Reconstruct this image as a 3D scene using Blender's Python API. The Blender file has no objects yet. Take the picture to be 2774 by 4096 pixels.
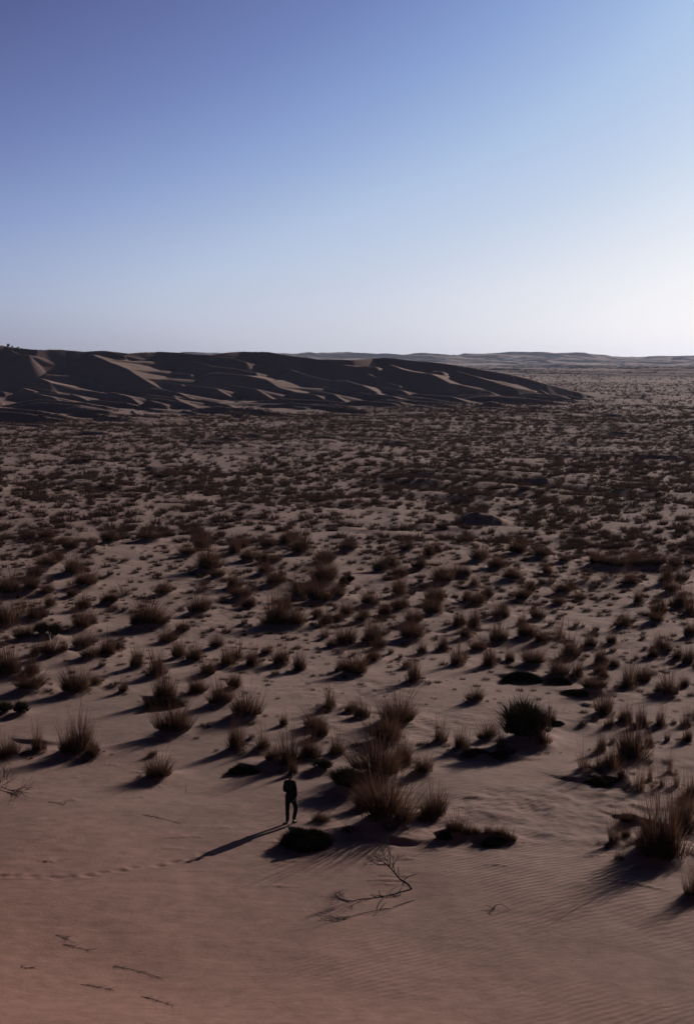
import bpy, math, random
import numpy as np
from mathutils import Vector
R = math.radians
random.seed(7); rng = np.random.default_rng(7)
scene = bpy.context.scene
C = scene.collection

# ------------------------------------------------------------------ camera
CAM_H = 16.4
FPX = 5689.0                      # focal length in pixels of the photograph (2774 x 4096)
CX, CY, HORIZON = 1387.0, 2048.0, 1445.0
PITCH = math.atan((CY - HORIZON) / FPX)
cam_data = bpy.data.cameras.new('camera'); cam = bpy.data.objects.new('camera', cam_data); C.objects.link(cam)
cam_data.sensor_fit = 'VERTICAL'; cam_data.sensor_height = 36.0; cam_data.lens = 50.0
cam_data.clip_start = 0.2; cam_data.clip_end = 60000
cam.location = (0, 0, CAM_H); cam.rotation_euler = (math.pi / 2 - PITCH, 0, 0)
scene.camera = cam

# ------------------------------------------------------------------ light and sky
SUN_EL, SUN_AZ = R(21), R(40)     # azimuth: clockwise from the view direction (+Y)
SKY_GAIN = 0.05
SKY_STOPS = [(0.0, (6, 8, 18)), (0.10, (20, 25, 56)), (0.145, (56, 66, 114)), (0.188, (86, 98, 151)), (0.238, (110, 130, 186)), (0.285, (134, 160, 212)), (0.36, (170, 196, 232)), (0.43, (190, 210, 238)), (0.52, (216, 229, 245)), (0.62, (238, 244, 250)), (0.76, (255, 254, 250))]
world = bpy.data.worlds.new('World'); scene.world = world; world.use_nodes = True
nt = world.node_tree; nt.nodes.clear()
wo = nt.nodes.new('ShaderNodeOutputWorld'); bg = nt.nodes.new('ShaderNodeBackground')
sky = nt.nodes.new('ShaderNodeTexSky'); sky.sky_type = 'NISHITA'; sky.sun_disc = False
sky.sun_elevation = SUN_EL; sky.sun_rotation = SUN_AZ
sky.altitude = 300; sky.air_density = 1.0; sky.dust_density = 1.2; sky.ozone_density = 2.5
bw = nt.nodes.new('ShaderNodeRGBToBW'); ml = nt.nodes.new('ShaderNodeMath'); ml.operation = 'MULTIPLY'; ml.inputs[1].default_value = SKY_GAIN
ramp = nt.nodes.new('ShaderNodeValToRGB')
def lin(r, g, b): return tuple(((v / 255 + 0.055) / 1.055) ** 2.4 if v > 10 else v / 255 / 12.92 for v in (r, g, b)) + (1,)
stops = [(p_, lin(*c_)) for p_, c_ in SKY_STOPS]
while len(ramp.color_ramp.elements) < len(stops): ramp.color_ramp.elements.new(0.5)
for e_, (p_, c_) in zip(ramp.color_ramp.elements, stops): e_.position = p_; e_.color = c_
up = nt.nodes.new('ShaderNodeVectorMath'); up.operation = 'SCALE'; up.inputs['Scale'].default_value = 10.0 * 0.84
nt.links.new(sky.outputs[0], bw.inputs[0]); 
# brighter, pinker air low over the desert
tc = nt.nodes.new('ShaderNodeTexCoord'); sx_ = nt.nodes.new('ShaderNodeSeparateXYZ'); nt.links.new(tc.outputs['Generated'], sx_.inputs[0])
def wmath(op, a, b=None, c=None):
    n = nt.nodes.new('ShaderNodeMath'); n.operation = op
    for i, v in enumerate((a, b, c)):
        if v is None: continue
        if isinstance(v, (int, float)): n.inputs[i].default_value = v
        else: nt.links.new(v, n.inputs[i])
    return n.outputs[0]
zz_ = wmath('MAXIMUM', sx_.outputs[2], 0.0)
low = wmath('EXPONENT', wmath('MULTIPLY', zz_, -1 / 0.055))
fac = wmath('MULTIPLY_ADD', low, 0.24, 1.0)
low2 = wmath('EXPONENT', wmath('MULTIPLY', zz_, -1 / 0.07))
nt.links.new(bw.outputs[0], ml.inputs[0]); nt.links.new(wmath('MULTIPLY', ml.outputs[0], fac), ramp.inputs[0])
pk = nt.nodes.new('ShaderNodeMix'); pk.data_type = 'RGBA'; pk.blend_type = 'MULTIPLY'; pk.blend_type = 'MIX'; nt.links.new(wmath('MULTIPLY', low2, 0.85), pk.inputs['Factor'])
bw2 = nt.nodes.new('ShaderNodeRGBToBW'); nt.links.new(ramp.outputs[0], bw2.inputs[0]); cc_ = nt.nodes.new('ShaderNodeCombineColor')
for i_, k_ in enumerate((1.06, 0.99, 1.0)): nt.links.new(wmath('MULTIPLY', bw2.outputs[0], k_), cc_.inputs[i_])
nt.links.new(cc_.outputs[0], pk.inputs[7])
nt.links.new(ramp.outputs[0], pk.inputs[6])
nt.links.new(pk.outputs[2], up.inputs[0]); nt.links.new(up.outputs[0], bg.inputs['Color']); bg.inputs['Strength'].default_value = 0.10
nt.links.new(bg.outputs[0], wo.inputs['Surface'])

sl = bpy.data.lights.new('sun', 'SUN'); sl.energy = 5.0; sl.angle = R(0.5); sl.color = (1.0, 0.86, 0.76)
so = bpy.data.objects.new('sun', sl); C.objects.link(so)
sd = Vector((math.sin(SUN_AZ) * math.cos(SUN_EL), math.cos(SUN_AZ) * math.cos(SUN_EL), math.sin(SUN_EL)))
so.rotation_euler = sd.to_track_quat('Z', 'Y').to_euler(); so.location = (0, 0, 50)

vs = scene.view_settings
scene.display_settings.display_device = 'sRGB'
vs.view_transform = 'Standard'; vs.look = 'None'; vs.gamma = 1.0; vs.use_curve_mapping = False; vs.exposure = 0.25

# ------------------------------------------------------------------ helpers
def tag(o, label=None, cat=None, group=None, kind=None):
    if label: o['label'] = label
    if cat: o['category'] = cat
    if group: o['group'] = group
    if kind: o['kind'] = kind
    return o

def mesh_np(name, verts, tris=None, quads=None, mats=(), smooth=False):
    me = bpy.data.meshes.new(name)
    verts = np.asarray(verts, dtype=np.float32)
    nt_ = 0 if tris is None else len(tris); nq = 0 if quads is None else len(quads)
    me.vertices.add(len(verts)); me.vertices.foreach_set('co', verts.ravel())
    loops = []
    if nt_: loops.append(np.asarray(tris, dtype=np.int32).ravel())
    if nq: loops.append(np.asarray(quads, dtype=np.int32).ravel())
    loops = np.concatenate(loops)
    me.loops.add(len(loops)); me.loops.foreach_set('vertex_index', loops)
    me.polygons.add(nt_ + nq)
    starts = np.concatenate([np.arange(nt_) * 3, nt_ * 3 + np.arange(nq) * 4]).astype(np.int32)
    me.polygons.foreach_set('loop_start', starts)
    me.update(calc_edges=True)
    if smooth: me.polygons.foreach_set('use_smooth', np.ones(nt_ + nq, dtype=bool))
    for m in mats: me.materials.append(m)
    me.validate()
    return me

def link(name, data, parent=None, loc=None):
    o = bpy.data.objects.new(name, data); C.objects.link(o)
    if parent is not None: o.parent = parent
    if loc is not None: o.location = loc
    return o

# value noise -------------------------------------------------------
_perm = rng.random((256, 256))
def vnoise(x, y, ox=0, oy=0):
    x = np.asarray(x, dtype=np.float64) + ox; y = np.asarray(y, dtype=np.float64) + oy
    xi = np.floor(x).astype(np.int64); yi = np.floor(y).astype(np.int64)
    fx = x - xi; fy = y - yi
    fx = fx * fx * fx * (fx * (fx * 6 - 15) + 10); fy = fy * fy * fy * (fy * (fy * 6 - 15) + 10)
    a = _perm[xi & 255, yi & 255]; b = _perm[(xi + 1) & 255, yi & 255]
    c = _perm[xi & 255, (yi + 1) & 255]; d = _perm[(xi + 1) & 255, (yi + 1) & 255]
    return (a + (b - a) * fx) * (1 - fy) + (c + (d - c) * fx) * fy - 0.5
def fbm(x, y, octs=4, ox=0, oy=0, g=0.5):
    s = 0; a = 1.0
    for i in range(octs):
        s = s + a * vnoise(x * 2 ** i, y * 2 ** i, ox + 17.3 * i, oy + 9.1 * i); a *= g
    return s
def sstep(e0, e1, v):
    t = np.clip((v - e0) / (e1 - e0), 0, 1); return t * t * (3 - 2 * t)

# ------------------------------------------------------------------ materials
def new_mat(name):
    m = bpy.data.materials.new(name); m.use_nodes = True
    m.node_tree.nodes.clear(); return m, m.node_tree
def N(t, kind, **kw):
    n = t.nodes.new(kind)
    for k, v in kw.items(): setattr(n, k, v)
    return n

def sand_material():
    m, t = new_mat('sand'); L = t.links.new
    out = N(t, 'ShaderNodeOutputMaterial'); p = N(t, 'ShaderNodeBsdfPrincipled')
    p.inputs['Roughness'].default_value = 1.0; p.inputs['Specular IOR Level'].default_value = 0.1
    geo = N(t, 'ShaderNodeNewGeometry'); sep = N(t, 'ShaderNodeSeparateXYZ'); L(geo.outputs['Position'], sep.inputs[0])
    # reddish veil of lens flare painted into the near left sand
    mp = N(t, 'ShaderNodeMapping'); mp.inputs['Scale'].default_value = (0.05, 0.05, 0.05); L(geo.outputs['Position'], mp.inputs[0])
    n1 = N(t, 'ShaderNodeTexNoise'); n1.inputs['Scale'].default_value = 1.0; n1.inputs['Detail'].default_value = 5; L(mp.outputs[0], n1.inputs['Vector'])
    n2 = N(t, 'ShaderNodeTexNoise'); n2.inputs['Scale'].default_value = 2.2; n2.inputs['Detail'].default_value = 8; L(geo.outputs['Position'], n2.inputs['Vector'])
    # position across the flare tint: y + 0.9 x
    ma = N(t, 'ShaderNodeMath', operation='MULTIPLY_ADD'); ma.inputs[1].default_value = 0.9; L(sep.outputs[0], ma.inputs[0]); L(sep.outputs[1], ma.inputs[2])
    mr = N(t, 'ShaderNodeMapRange'); mr.inputs['From Min'].default_value = 24; mr.inputs['From Max'].default_value = 54; mr.inputs['To Min'].default_value = 1; mr.inputs['To Max'].default_value = 0
    L(ma.outputs[0], mr.inputs['Value'])
    cr = N(t, 'ShaderNodeValToRGB'); cr.color_ramp.elements[0].position = 0.3; cr.color_ramp.elements[1].position = 0.7
    cr.color_ramp.elements[0].color = (0.146, 0.100, 0.088, 1); cr.color_ramp.elements[1].color = (0.186, 0.131, 0.114, 1)
    L(n1.outputs[0], cr.inputs[0])
    cr2 = N(t, 'ShaderNodeValToRGB'); cr2.color_ramp.elements[0].position = 0.32; cr2.color_ramp.elements[1].position = 0.68
    cr2.color_ramp.elements[0].color = (0.86, 0.86, 0.86, 1); cr2.color_ramp.elements[1].color = (1.1, 1.1, 1.1, 1); L(n2.outputs[0], cr2.inputs[0])
    mx = N(t, 'ShaderNodeMix', data_type='RGBA', blend_type='MIX'); L(mr.outputs[0], mx.inputs['Factor']); L(cr.outputs[0], mx.inputs[6]); mx.inputs[7].default_value = (0.200, 0.112, 0.092, 1)
    mu = N(t, 'ShaderNodeMix', data_type='RGBA', blend_type='MULTIPLY'); mu.inputs['Factor'].default_value = 1; L(mx.outputs[2], mu.inputs[6]); L(cr2.outputs[0], mu.inputs[7])
    # the flat far out is darker sand, the dunes stay pale
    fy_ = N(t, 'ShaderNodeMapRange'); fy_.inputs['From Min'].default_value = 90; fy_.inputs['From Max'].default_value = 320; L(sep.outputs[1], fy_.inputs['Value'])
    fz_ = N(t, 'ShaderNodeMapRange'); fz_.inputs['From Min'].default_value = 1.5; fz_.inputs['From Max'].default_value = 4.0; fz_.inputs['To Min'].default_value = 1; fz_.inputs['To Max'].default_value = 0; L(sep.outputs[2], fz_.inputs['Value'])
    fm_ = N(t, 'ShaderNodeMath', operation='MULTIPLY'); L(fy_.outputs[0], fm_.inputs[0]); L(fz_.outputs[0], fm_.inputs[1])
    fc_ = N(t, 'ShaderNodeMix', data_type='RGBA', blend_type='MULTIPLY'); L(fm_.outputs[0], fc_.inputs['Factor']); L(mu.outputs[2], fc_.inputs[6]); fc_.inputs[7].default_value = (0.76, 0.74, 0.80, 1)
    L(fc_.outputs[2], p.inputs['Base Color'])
    # ripples: distorted bands, strong only in patches
    mpr = N(t, 'ShaderNodeMapping'); mpr.inputs['Rotation'].default_value = (0, 0, R(58)); L(geo.outputs['Position'], mpr.inputs[0])
    wv = N(t, 'ShaderNodeTexWave', wave_type='BANDS', bands_direction='X', wave_profile='SIN')
    wv.inputs['Scale'].default_value = 1.35; wv.inputs['Distortion'].default_value = 5.0; wv.inputs['Detail'].default_value = 2.0; wv.inputs['Detail Scale'].default_value = 0.55
    L(mpr.outputs[0], wv.inputs['Vector'])
    n3 = N(t, 'ShaderNodeTexNoise'); n3.inputs['Scale'].default_value = 0.13; n3.inputs['Detail'].default_value = 2; L(geo.outputs['Position'], n3.inputs['Vector'])
    mk = N(t, 'ShaderNodeMapRange'); mk.inputs['From Min'].default_value = 0.42; mk.inputs['From Max'].default_value = 0.62; L(n3.outputs[0], mk.inputs['Value'])
    mm = N(t, 'ShaderNodeMath', operation='MULTIPLY'); L(wv.outputs['Fac'], mm.inputs[0])
    mx2 = N(t, 'ShaderNodeMapRange'); mx2.inputs['From Min'].default_value = -4; mx2.inputs['From Max'].default_value = 4; mx2.inputs['To Min'].default_value = 0.0; L(sep.outputs[0], mx2.inputs['Value'])
    mk2 = N(t, 'ShaderNodeMath', operation='MULTIPLY'); L(mk.outputs[0], mk2.inputs[0]); L(mx2.outputs[0], mk2.inputs[1]); L(mk2.outputs[0], mm.inputs[1])
    n4 = N(t, 'ShaderNodeTexNoise'); n4.inputs['Scale'].default_value = 9; n4.inputs['Detail'].default_value = 6; n4.inputs['Roughness'].default_value = 0.7; L(geo.outputs['Position'], n4.inputs['Vector'])
    mps = N(t, 'ShaderNodeMapping'); mps.inputs['Scale'].default_value = (0.7, 1.5, 1); mps.inputs['Rotation'].default_value = (0, 0, R(8)); L(geo.outputs['Position'], mps.inputs[0])
    n5 = N(t, 'ShaderNodeTexNoise'); n5.inputs['Scale'].default_value = 1.1; n5.inputs['Detail'].default_value = 7; n5.inputs['Roughness'].default_value = 0.62; L(mps.outputs[0], n5.inputs['Vector'])
    b0 = N(t, 'ShaderNodeBump'); b0.inputs['Distance'].default_value = 0.10; b0.inputs['Strength'].default_value = 0.4; L(n5.outputs[0], b0.inputs['Height'])
    b1 = N(t, 'ShaderNodeBump'); b1.inputs['Distance'].default_value = 0.022; b1.inputs['Strength'].default_value = 0.8; L(mm.outputs[0], b1.inputs['Height']); L(b0.outputs[0], b1.inputs['Normal'])
    b2 = N(t, 'ShaderNodeBump'); b2.inputs['Distance'].default_value = 0.02; b2.inputs['Strength'].default_value = 0.7; L(n4.outputs[0], b2.inputs['Height']); L(b1.outputs[0], b2.inputs['Normal'])
    L(b2.outputs[0], p.inputs['Normal']); L(p.outputs[0], out.inputs[0])
    return m

def grass_material(name, c0, c1, trans=0.35):
    m, t = new_mat(name); L = t.links.new
    out = N(t, 'ShaderNodeOutputMaterial'); d = N(t, 'ShaderNodeBsdfDiffuse'); tr = N(t, 'ShaderNodeBsdfTranslucent'); mx = N(t, 'ShaderNodeMixShader')
    geo = N(t, 'ShaderNodeNewGeometry'); cr = N(t, 'ShaderNodeValToRGB')
    cr.color_ramp.elements[0].color = (*c0, 1); cr.color_ramp.elements[1].color = (*c1, 1)
    L(geo.outputs['Random Per Island'], cr.inputs[0]); L(cr.outputs[0], d.inputs[0]); L(cr.outputs[0], tr.inputs[0])
    mx.inputs[0].default_value = trans; L(d.outputs[0], mx.inputs[1]); L(tr.outputs[0], mx.inputs[2]); L(mx.outputs[0], out.inputs[0])
    return m

def plain_material(name, c0, c1, rough=0.85, scale=20, bump=0.002, spec=0.2):
    m, t = new_mat(name); L = t.links.new
    out = N(t, 'ShaderNodeOutputMaterial'); p = N(t, 'ShaderNodeBsdfPrincipled'); p.inputs['Roughness'].default_value = rough
    p.inputs['Specular IOR Level'].default_value = spec
    tc = N(t, 'ShaderNodeTexCoord'); n = N(t, 'ShaderNodeTexNoise'); n.inputs['Scale'].default_value = scale; n.inputs['Detail'].default_value = 4; L(tc.outputs['Object'], n.inputs['Vector'])
    cr = N(t, 'ShaderNodeValToRGB'); cr.color_ramp.elements[0].position = 0.35; cr.color_ramp.elements[1].position = 0.65
    cr.color_ramp.elements[0].color = (*c0, 1); cr.color_ramp.elements[1].color = (*c1, 1); L(n.outputs[0], cr.inputs[0]); L(cr.outputs[0], p.inputs['Base Color'])
    b = N(t, 'ShaderNodeBump'); b.inputs['Distance'].default_value = bump; L(n.outputs[0], b.inputs['Height']); L(b.outputs[0], p.inputs['Normal']); L(p.outputs[0], out.inputs[0])
    return m

M_sand = sand_material()
M_grass = grass_material('dry_grass', (0.020, 0.012, 0.010), (0.090, 0.046, 0.031), 0.44)
M_scrub = grass_material('dark_scrub', (0.015, 0.010, 0.009), (0.058, 0.033, 0.026), 0.35)
M_stalk = grass_material('dry_stalk', (0.10, 0.055, 0.034), (0.21, 0.12, 0.07), 0.55)
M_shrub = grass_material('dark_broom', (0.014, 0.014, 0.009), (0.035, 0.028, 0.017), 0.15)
M_wood = plain_material('dead_wood', (0.035, 0.025, 0.020), (0.075, 0.055, 0.045), 0.9, 30, 0.004)
M_cloth = plain_material('black_cloth', (0.010, 0.010, 0.011), (0.016, 0.016, 0.017), 0.95, 60, 0.003, 0.05)
M_cloth2 = plain_material('dark_trouser_cloth', (0.008, 0.009, 0.011), (0.014, 0.015, 0.018), 0.95, 60, 0.003, 0.05)
M_skin = plain_material('skin', (0.14, 0.07, 0.05), (0.18, 0.09, 0.065), 0.6, 40, 0.0005)
M_hair = plain_material('dark_hair', (0.006, 0.005, 0.004), (0.012, 0.009, 0.008), 0.7, 90, 0.004)
M_shoe = plain_material('shoe_leather', (0.03, 0.025, 0.022), (0.05, 0.042, 0.036), 0.7, 40, 0.001)
M_sole = plain_material('pale_sole', (0.42, 0.38, 0.34), (0.5, 0.46, 0.42), 0.7, 40, 0.001)
M_bone = plain_material('bleached_wood', (0.30, 0.25, 0.21), (0.42, 0.36, 0.31), 0.9, 30, 0.002)

# ------------------------------------------------------------------ ground: polar height grid
az_f = np.arange(-16.0, 16.001, 0.04)
az_l = np.concatenate([np.arange(-180, -60, 3.0), np.arange(-60, -25, 0.8), np.arange(-25, -16, 0.15)])
AZ = np.radians(np.concatenate([az_l, az_f, -az_l[::-1]]))
dep = np.concatenate([np.arange(89, 40, -1.5), np.arange(40, 27, -0.25), np.arange(27, 0.6, -0.032)])
rad = CAM_H / np.tan(np.radians(dep))
r0 = rad[-1]; far = []
while r0 < 11800: r0 *= 1.007; far.append(r0)
RAD = np.unique(np.concatenate([[0.02], rad, far, np.arange(190, 380, 0.9), np.arange(380, 480, 1.3), np.arange(480, 720, 0.75), np.geomspace(720, 4200, 480), np.arange(4200, 6600, 10.0)]))
RAD = RAD[np.concatenate([[True], np.diff(RAD) > 0.0035 * RAD[1:] ** 0.7 * 0.12])]
NR, NA = len(RAD), len(AZ)
AG, RG = np.meshgrid(AZ, RAD)
X = RG * np.sin(AG); Y = RG * np.cos(AG)

def near_dune(x, y):
    s = y + 0.28 * x + 1.2 * vnoise(x * 0.06, y * 0.06, 3, 8)
    k = 2.0
    v = (27.5 - s) * 0.52 / k
    h = k * np.where(v > 30, v, np.log1p(np.exp(np.minimum(v, 30))))
    return np.minimum(h, 14.7 + 0.15 * (h - 14.7)) if False else 14.75 - np.log1p(np.exp((14.75 - h) * 1.5)) / 1.5 + 0.0

Z = np.maximum(near_dune(X, Y), 0)
fadeN = sstep(12, 34, RG)
Z += fadeN * 0.55 * fbm(X / 22, Y / 22, 3, 5, 2)
Z += fadeN * (0.16 + 0.10 * sstep(60, 120, RG)) * fbm(X / 5.0, Y / 6.0, 3, 31, 7)
Z += sstep(70, 200, RG) * 1.3 * fbm(X / 80, Y / 80, 2, 11, 4)
Z += sstep(43, 50, RG) * (1 - sstep(110, 160, RG)) * sstep(-0.2, 0.3, fbm(X / 7, Y / 7, 2, 21, 3)) * 0.10 * fbm(X / 1.1, Y / 0.8, 3, 71, 33, 0.6)
wind = np.array([-0.66, -0.75])        # slip faces look this way: away from the sun
cross = np.array([-wind[1], wind[0]])
def saw_dunes(x, y, lam, ox, warp=0.55, sharp=0.78):
    u = (x * wind[0] + y * wind[1]) / lam; v = (x * cross[0] + y * cross[1]) / lam
    ph = u + warp * 2.2 * fbm(u * 0.7, v * 0.42, 2, ox, ox * 0.3)
    f = ph - np.floor(ph)
    prof = np.where(f < sharp, (f / sharp) ** 1.3, 1 - (f - sharp) / (1 - sharp))
    amp = np.clip(0.35 + 1.5 * fbm(u * 0.6, v * 0.5, 2, ox + 40, 3), 0, 1)
    return prof * amp
# low sand hummocks on the flat, higher with distance
Z += sstep(95, 190, RG) * (1 - sstep(900, 1400, RG)) * 0.75 * saw_dunes(X, Y, 13.0, 2.0) * sstep(-0.15, 0.25, fbm(X / 60, Y / 60, 2, 77, 5))
Z += sstep(300, 420, RG) * (1 - sstep(900, 1300, RG)) * 1.1 * saw_dunes(X, Y, 26.0, 9.0) 
Z += sstep(750, 3000, RG) * 9.0 * saw_dunes(X, Y, 95.0, 4.0, sharp=0.9)
# far ridge on the horizon
rid = sstep(4300, 5600, RG + 500 * fbm(X / 2500, Y / 2500, 2, 6, 1)) * (1 - 0.5 * sstep(7500, 11000, RG))
fh = 22 + 5 * fbm(X / 1200, Y / 1200, 2, 61, 12) + 44 * saw_dunes(X, Y, 280.0, 7.0, sharp=0.8) + 10 * saw_dunes(X, Y, 110.0, 17.0, sharp=0.82)
Z += rid * np.minimum(fh, 47 + 0.12 * (fh - 47)) * (1 - 0.22 * sstep(7, 14, np.degrees(AG)))

def stamp_window(cx, cy, rr):
    d = math.hypot(cx, cy); a = math.atan2(cx, cy); da = math.asin(min(1, rr / max(d, rr + 1e-6)))
    i0 = np.searchsorted(RAD, d - rr); i1 = np.searchsorted(RAD, d + rr)
    j0 = np.searchsorted(AZ, a - da); j1 = np.searchsorted(AZ, a + da)
    return slice(max(i0, 0), min(i1 + 1, NR)), slice(max(j0, 0), min(j1 + 1, NA))

def px_ray(px, py):
    v = Vector(((px - CX) / FPX, (CY - py) / FPX, -1.0))
    cp, sp = math.cos(PITCH), math.sin(PITCH)
    # camera axes: right = X, up = (0, sp, cp), back = (0,-cp, sp)
    return Vector((v.x, v.y * sp + cp, v.y * cp - sp))
def px_at(px, py, D):
    r = px_ray(px, py); k = D / r.y
    return (r.x * k, D, CAM_H + r.z * k)

RIDGES = []
def add_ridge(pts, front=0.66, back=0.2, wob=0.8, absolute=True, face=wind):
    """A dune crest: sand falls steeply on the lee side and gently on the windward side."""
    global Z
    P = np.array(pts, dtype=float)
    hmax = P[:, 2].max(); reach = min(hmax / min(front, max(back, 0.05)) + 2, 130)
    cx, cy = P[:, 0].mean(), P[:, 1].mean(); rr = np.hypot(P[:, 0] - cx, P[:, 1] - cy).max() + reach
    si, sj = stamp_window(cx, cy, rr)
    x = X[si, sj]; y = Y[si, sj]
    sc = max(2.0, hmax * 1.3)
    xx = x + wob * sc * 0.35 * fbm(x / (sc * 2.2), y / (sc * 2.2), 3, P[0, 0], 3); yy = y + wob * sc * 0.35 * fbm(x / (sc * 2.2), y / (sc * 2.2), 3, 9, P[0, 1])
    best = np.full(x.shape, -1e9)
    for k in range(len(P) - 1):
        ax, ay, az_ = P[k]; bx, by, bz = P[k + 1]
        dx, dy = bx - ax, by - ay; L2 = dx * dx + dy * dy + 1e-9
        t = np.clip(((xx - ax) * dx + (yy - ay) * dy) / L2, 0, 1)
        qx = xx - ax - t * dx; qy = yy - ay - t * dy
        dist = np.sqrt(qx * qx + qy * qy) + 1e-6
        nx, ny = -dy, dx
        if nx * face[0] + ny * face[1] < 0: nx, ny = dy, -dx
        ln = math.hypot(nx, ny)
        c = (qx * nx + qy * ny) / (ln * dist)
        w = sstep(-0.95, -0.25, c)
        h = az_ + t * (bz - az_) - dist * (back + (front - back) * w)
        best = np.maximum(best, h)
    Zs = Z[si, sj]
    if absolute: new = np.maximum(Zs, best)
    else: new = Zs + np.maximum(best, 0)
    Z[si, sj] = new

# skyline of the big dune ridge on the left (photo pixels, distance)
SKY = [(-700, 1372, 735), (-350, 1378, 722), (-120, 1374, 716), (0, 1382, 712), (80, 1392, 704), (141, 1398, 696), (264, 1402, 700), (352, 1404, 702), (440, 1403, 694),
       (529, 1413, 684), (652, 1406, 690), (775, 1415, 680), (859, 1421, 672), (969, 1406, 680), (1057, 1407, 678), (1145, 1421, 668), (1260, 1437, 660),
       (1387, 1441, 656), (1475, 1434, 664), (1563, 1431, 662), (1640, 1437, 656), (1783, 1452, 650), (1916, 1472, 646), (2048, 1494, 644), (2180, 1533, 642), (2312, 1568, 642), (2400, 1592, 646)]
add_ridge([px_at(*p) for p in SKY], 0.68, 0.42, 0.55, face=np.array([-0.25, -1.0]))
SX = np.array([p[0] for p in SKY]); SYY = np.array([p[1] for p in SKY]); SD = np.array([p[2] for p in SKY])
def crest_from(crop_pts, off, back=0.22, front=0.70, s=0.30, push=0.0, wob=0.5):
    out = []
    for (a, b) in crop_pts:
        px = off + a * 0.881; py = 1350 + b * 0.881
        ds = np.interp(px, SX, SD); ps = np.interp(px, SX, SYY)
        zs = px_at(px, ps, ds)[2]
        k = -px_ray(px, py).z / px_ray(px, py).y
        D = (CAM_H - zs + s * ds) / (s + k)
        z = CAM_H - k * D
        if z < 0.9: D = (CAM_H - 0.9) / k
        D -= push
        out.append(px_at(px, py, D))
    add_ridge(out, front, back, wob)
L0, R0 = 0.0, 1387.0
crest_from([(-60, 45), (40, 55), (100, 75), (140, 82)], L0)
crest_from([(405, 78), (460, 100), (560, 142), (620, 180), (700, 225), (762, 252), (850, 268)], L0, 0.05, push=7)
crest_from([(560, 80), (500, 62), (440, 72), (420, 80)], L0, 0.2)
crest_from([(215, 163), (330, 175), (425, 190)], L0)
crest_from([(350, 198), (430, 213)], L0)
crest_from([(205, 213), (270, 211)], L0)
crest_from([(300, 255), (350, 275), (385, 320), (440, 345), (495, 357)], L0, 0.05, push=6)
crest_from([(440, 325), (455, 300), (490, 282), (540, 265), (600, 285), (625, 310), (700, 326)], L0, 0.05, push=5)
crest_from([(600, 330), (625, 350), (735, 357)], L0, 0.12, push=2)
crest_from([(740, 150), (800, 160), (862, 170)], L0)
crest_from([(690, 183), (750, 178), (812, 182)], L0)
crest_from([(740, 288), (790, 300), (850, 308)], L0)
crest_from([(860, 108), (940, 125), (1060, 137), (1180, 157)], L0, 0.2, push=2)
crest_from([(980, 160), (1100, 170), (1200, 190), (1260, 220), (1345, 247), (1440, 257), (1574, 277)], L0, 0.05, push=6)
crest_from([(1000, 88), (1060, 96), (1120, 110)], L0)
crest_from([(1310, 145), (1400, 172), (1480, 188), (1574, 195)], L0)
crest_from([(905, 305), (1000, 325), (1100, 345)], L0, push=2)
crest_from([(1070, 288), (1130, 297)], L0)
crest_from([(1150, 296), (1250, 300), (1390, 318)], L0, 0.15)
crest_from([(1360, 283), (1435, 298)], L0)
crest_from([(820, 325), (890, 342)], L0)
crest_from([(30, 303), (70, 309), (125, 314)], L0)
crest_from([(150, 318), (200, 324), (250, 312)], L0)
crest_from([(-40, 330), (20, 350), (60, 362)], L0, 0.12)
crest_from([(40, 262), (90, 268)], L0); crest_from([(-20, 238), (22, 246)], L0)
crest_from([(480, 196), (545, 204)], L0)
crest_from([(0, 195), (60, 215), (130, 250), (165, 280), (300, 287)], R0, 0.16, push=5)
crest_from([(0, 120), (60, 128), (130, 136)], R0)
crest_from([(190, 125), (250, 142), (380, 166), (470, 206)], R0, 0.16, push=4)
crest_from([(80, 165), (150, 195), (230, 218)], R0)
crest_from([(0, 285), (60, 290), (110, 288)], R0, 0.12)
crest_from([(500, 155), (610, 185), (680, 207), (760, 227), (840, 240)], R0, 0.16, push=3)
crest_from([(380, 152), (425, 156)], R0)
crest_from([(625, 240), (680, 262), (780, 276), (940, 272)], R0, 0.2, push=2)
crest_from([(880, 235), (910, 255), (945, 272)], R0, 0.4, push=2)
crest_from([(375, 285), (470, 292), (560, 296)], R0, 0.12)
crest_from([(450, 320), (540, 342), (660, 345), (820, 352)], R0, 0.12)
crest_from([(0, 320), (150, 318), (320, 316)], R0, 0.1)
crest_from([(640, 296), (720, 305), (880, 316)], R0, 0.1)
crest_from([(270, 345), (400, 350), (540, 352)], R0, 0.1)
crest_from([(1090, 262), (1150, 256), (1210, 262)], R0, 0.1)
crest_from([(980, 284), (1090, 292), (1220, 292)], R0, 0.1)

Z += sstep(2.5, 7, Z) * (RG > 400) * (RG < 760) * 0.7 * fbm(X / 14, Y / 14, 2, 15, 25)
# low dunes along the foot of the ridge
for k in range(78):
    px = rng.uniform(-250, 2180); db = np.interp(px, [0, 1400, 2400], [388, 470, 610]); d = db + (660 - db) * rng.random() ** 1.15; a = px_at(px, 1600, d); hw = rng.uniform(11, 32); hh = rng.uniform(1.6, 2.8) + rng.random() * 7.0 * (d - db) / 230
    ang = R(rng.uniform(-60, -25)); ca, sa = math.cos(ang), math.sin(ang)
    add_ridge([(a[0] - hw * ca, a[1] - hw * sa, 0.02), (a[0] - 0.3 * hw * ca, a[1] - 0.3 * hw * sa + 0.2 * hw, hh), (a[0] + 0.4 * hw * ca, a[1] + 0.4 * hw * sa, hh * 0.8), (a[0] + hw * ca, a[1] + hw * sa, 0.02)], 0.68, 0.2, 0.7, absolute=True)
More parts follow.
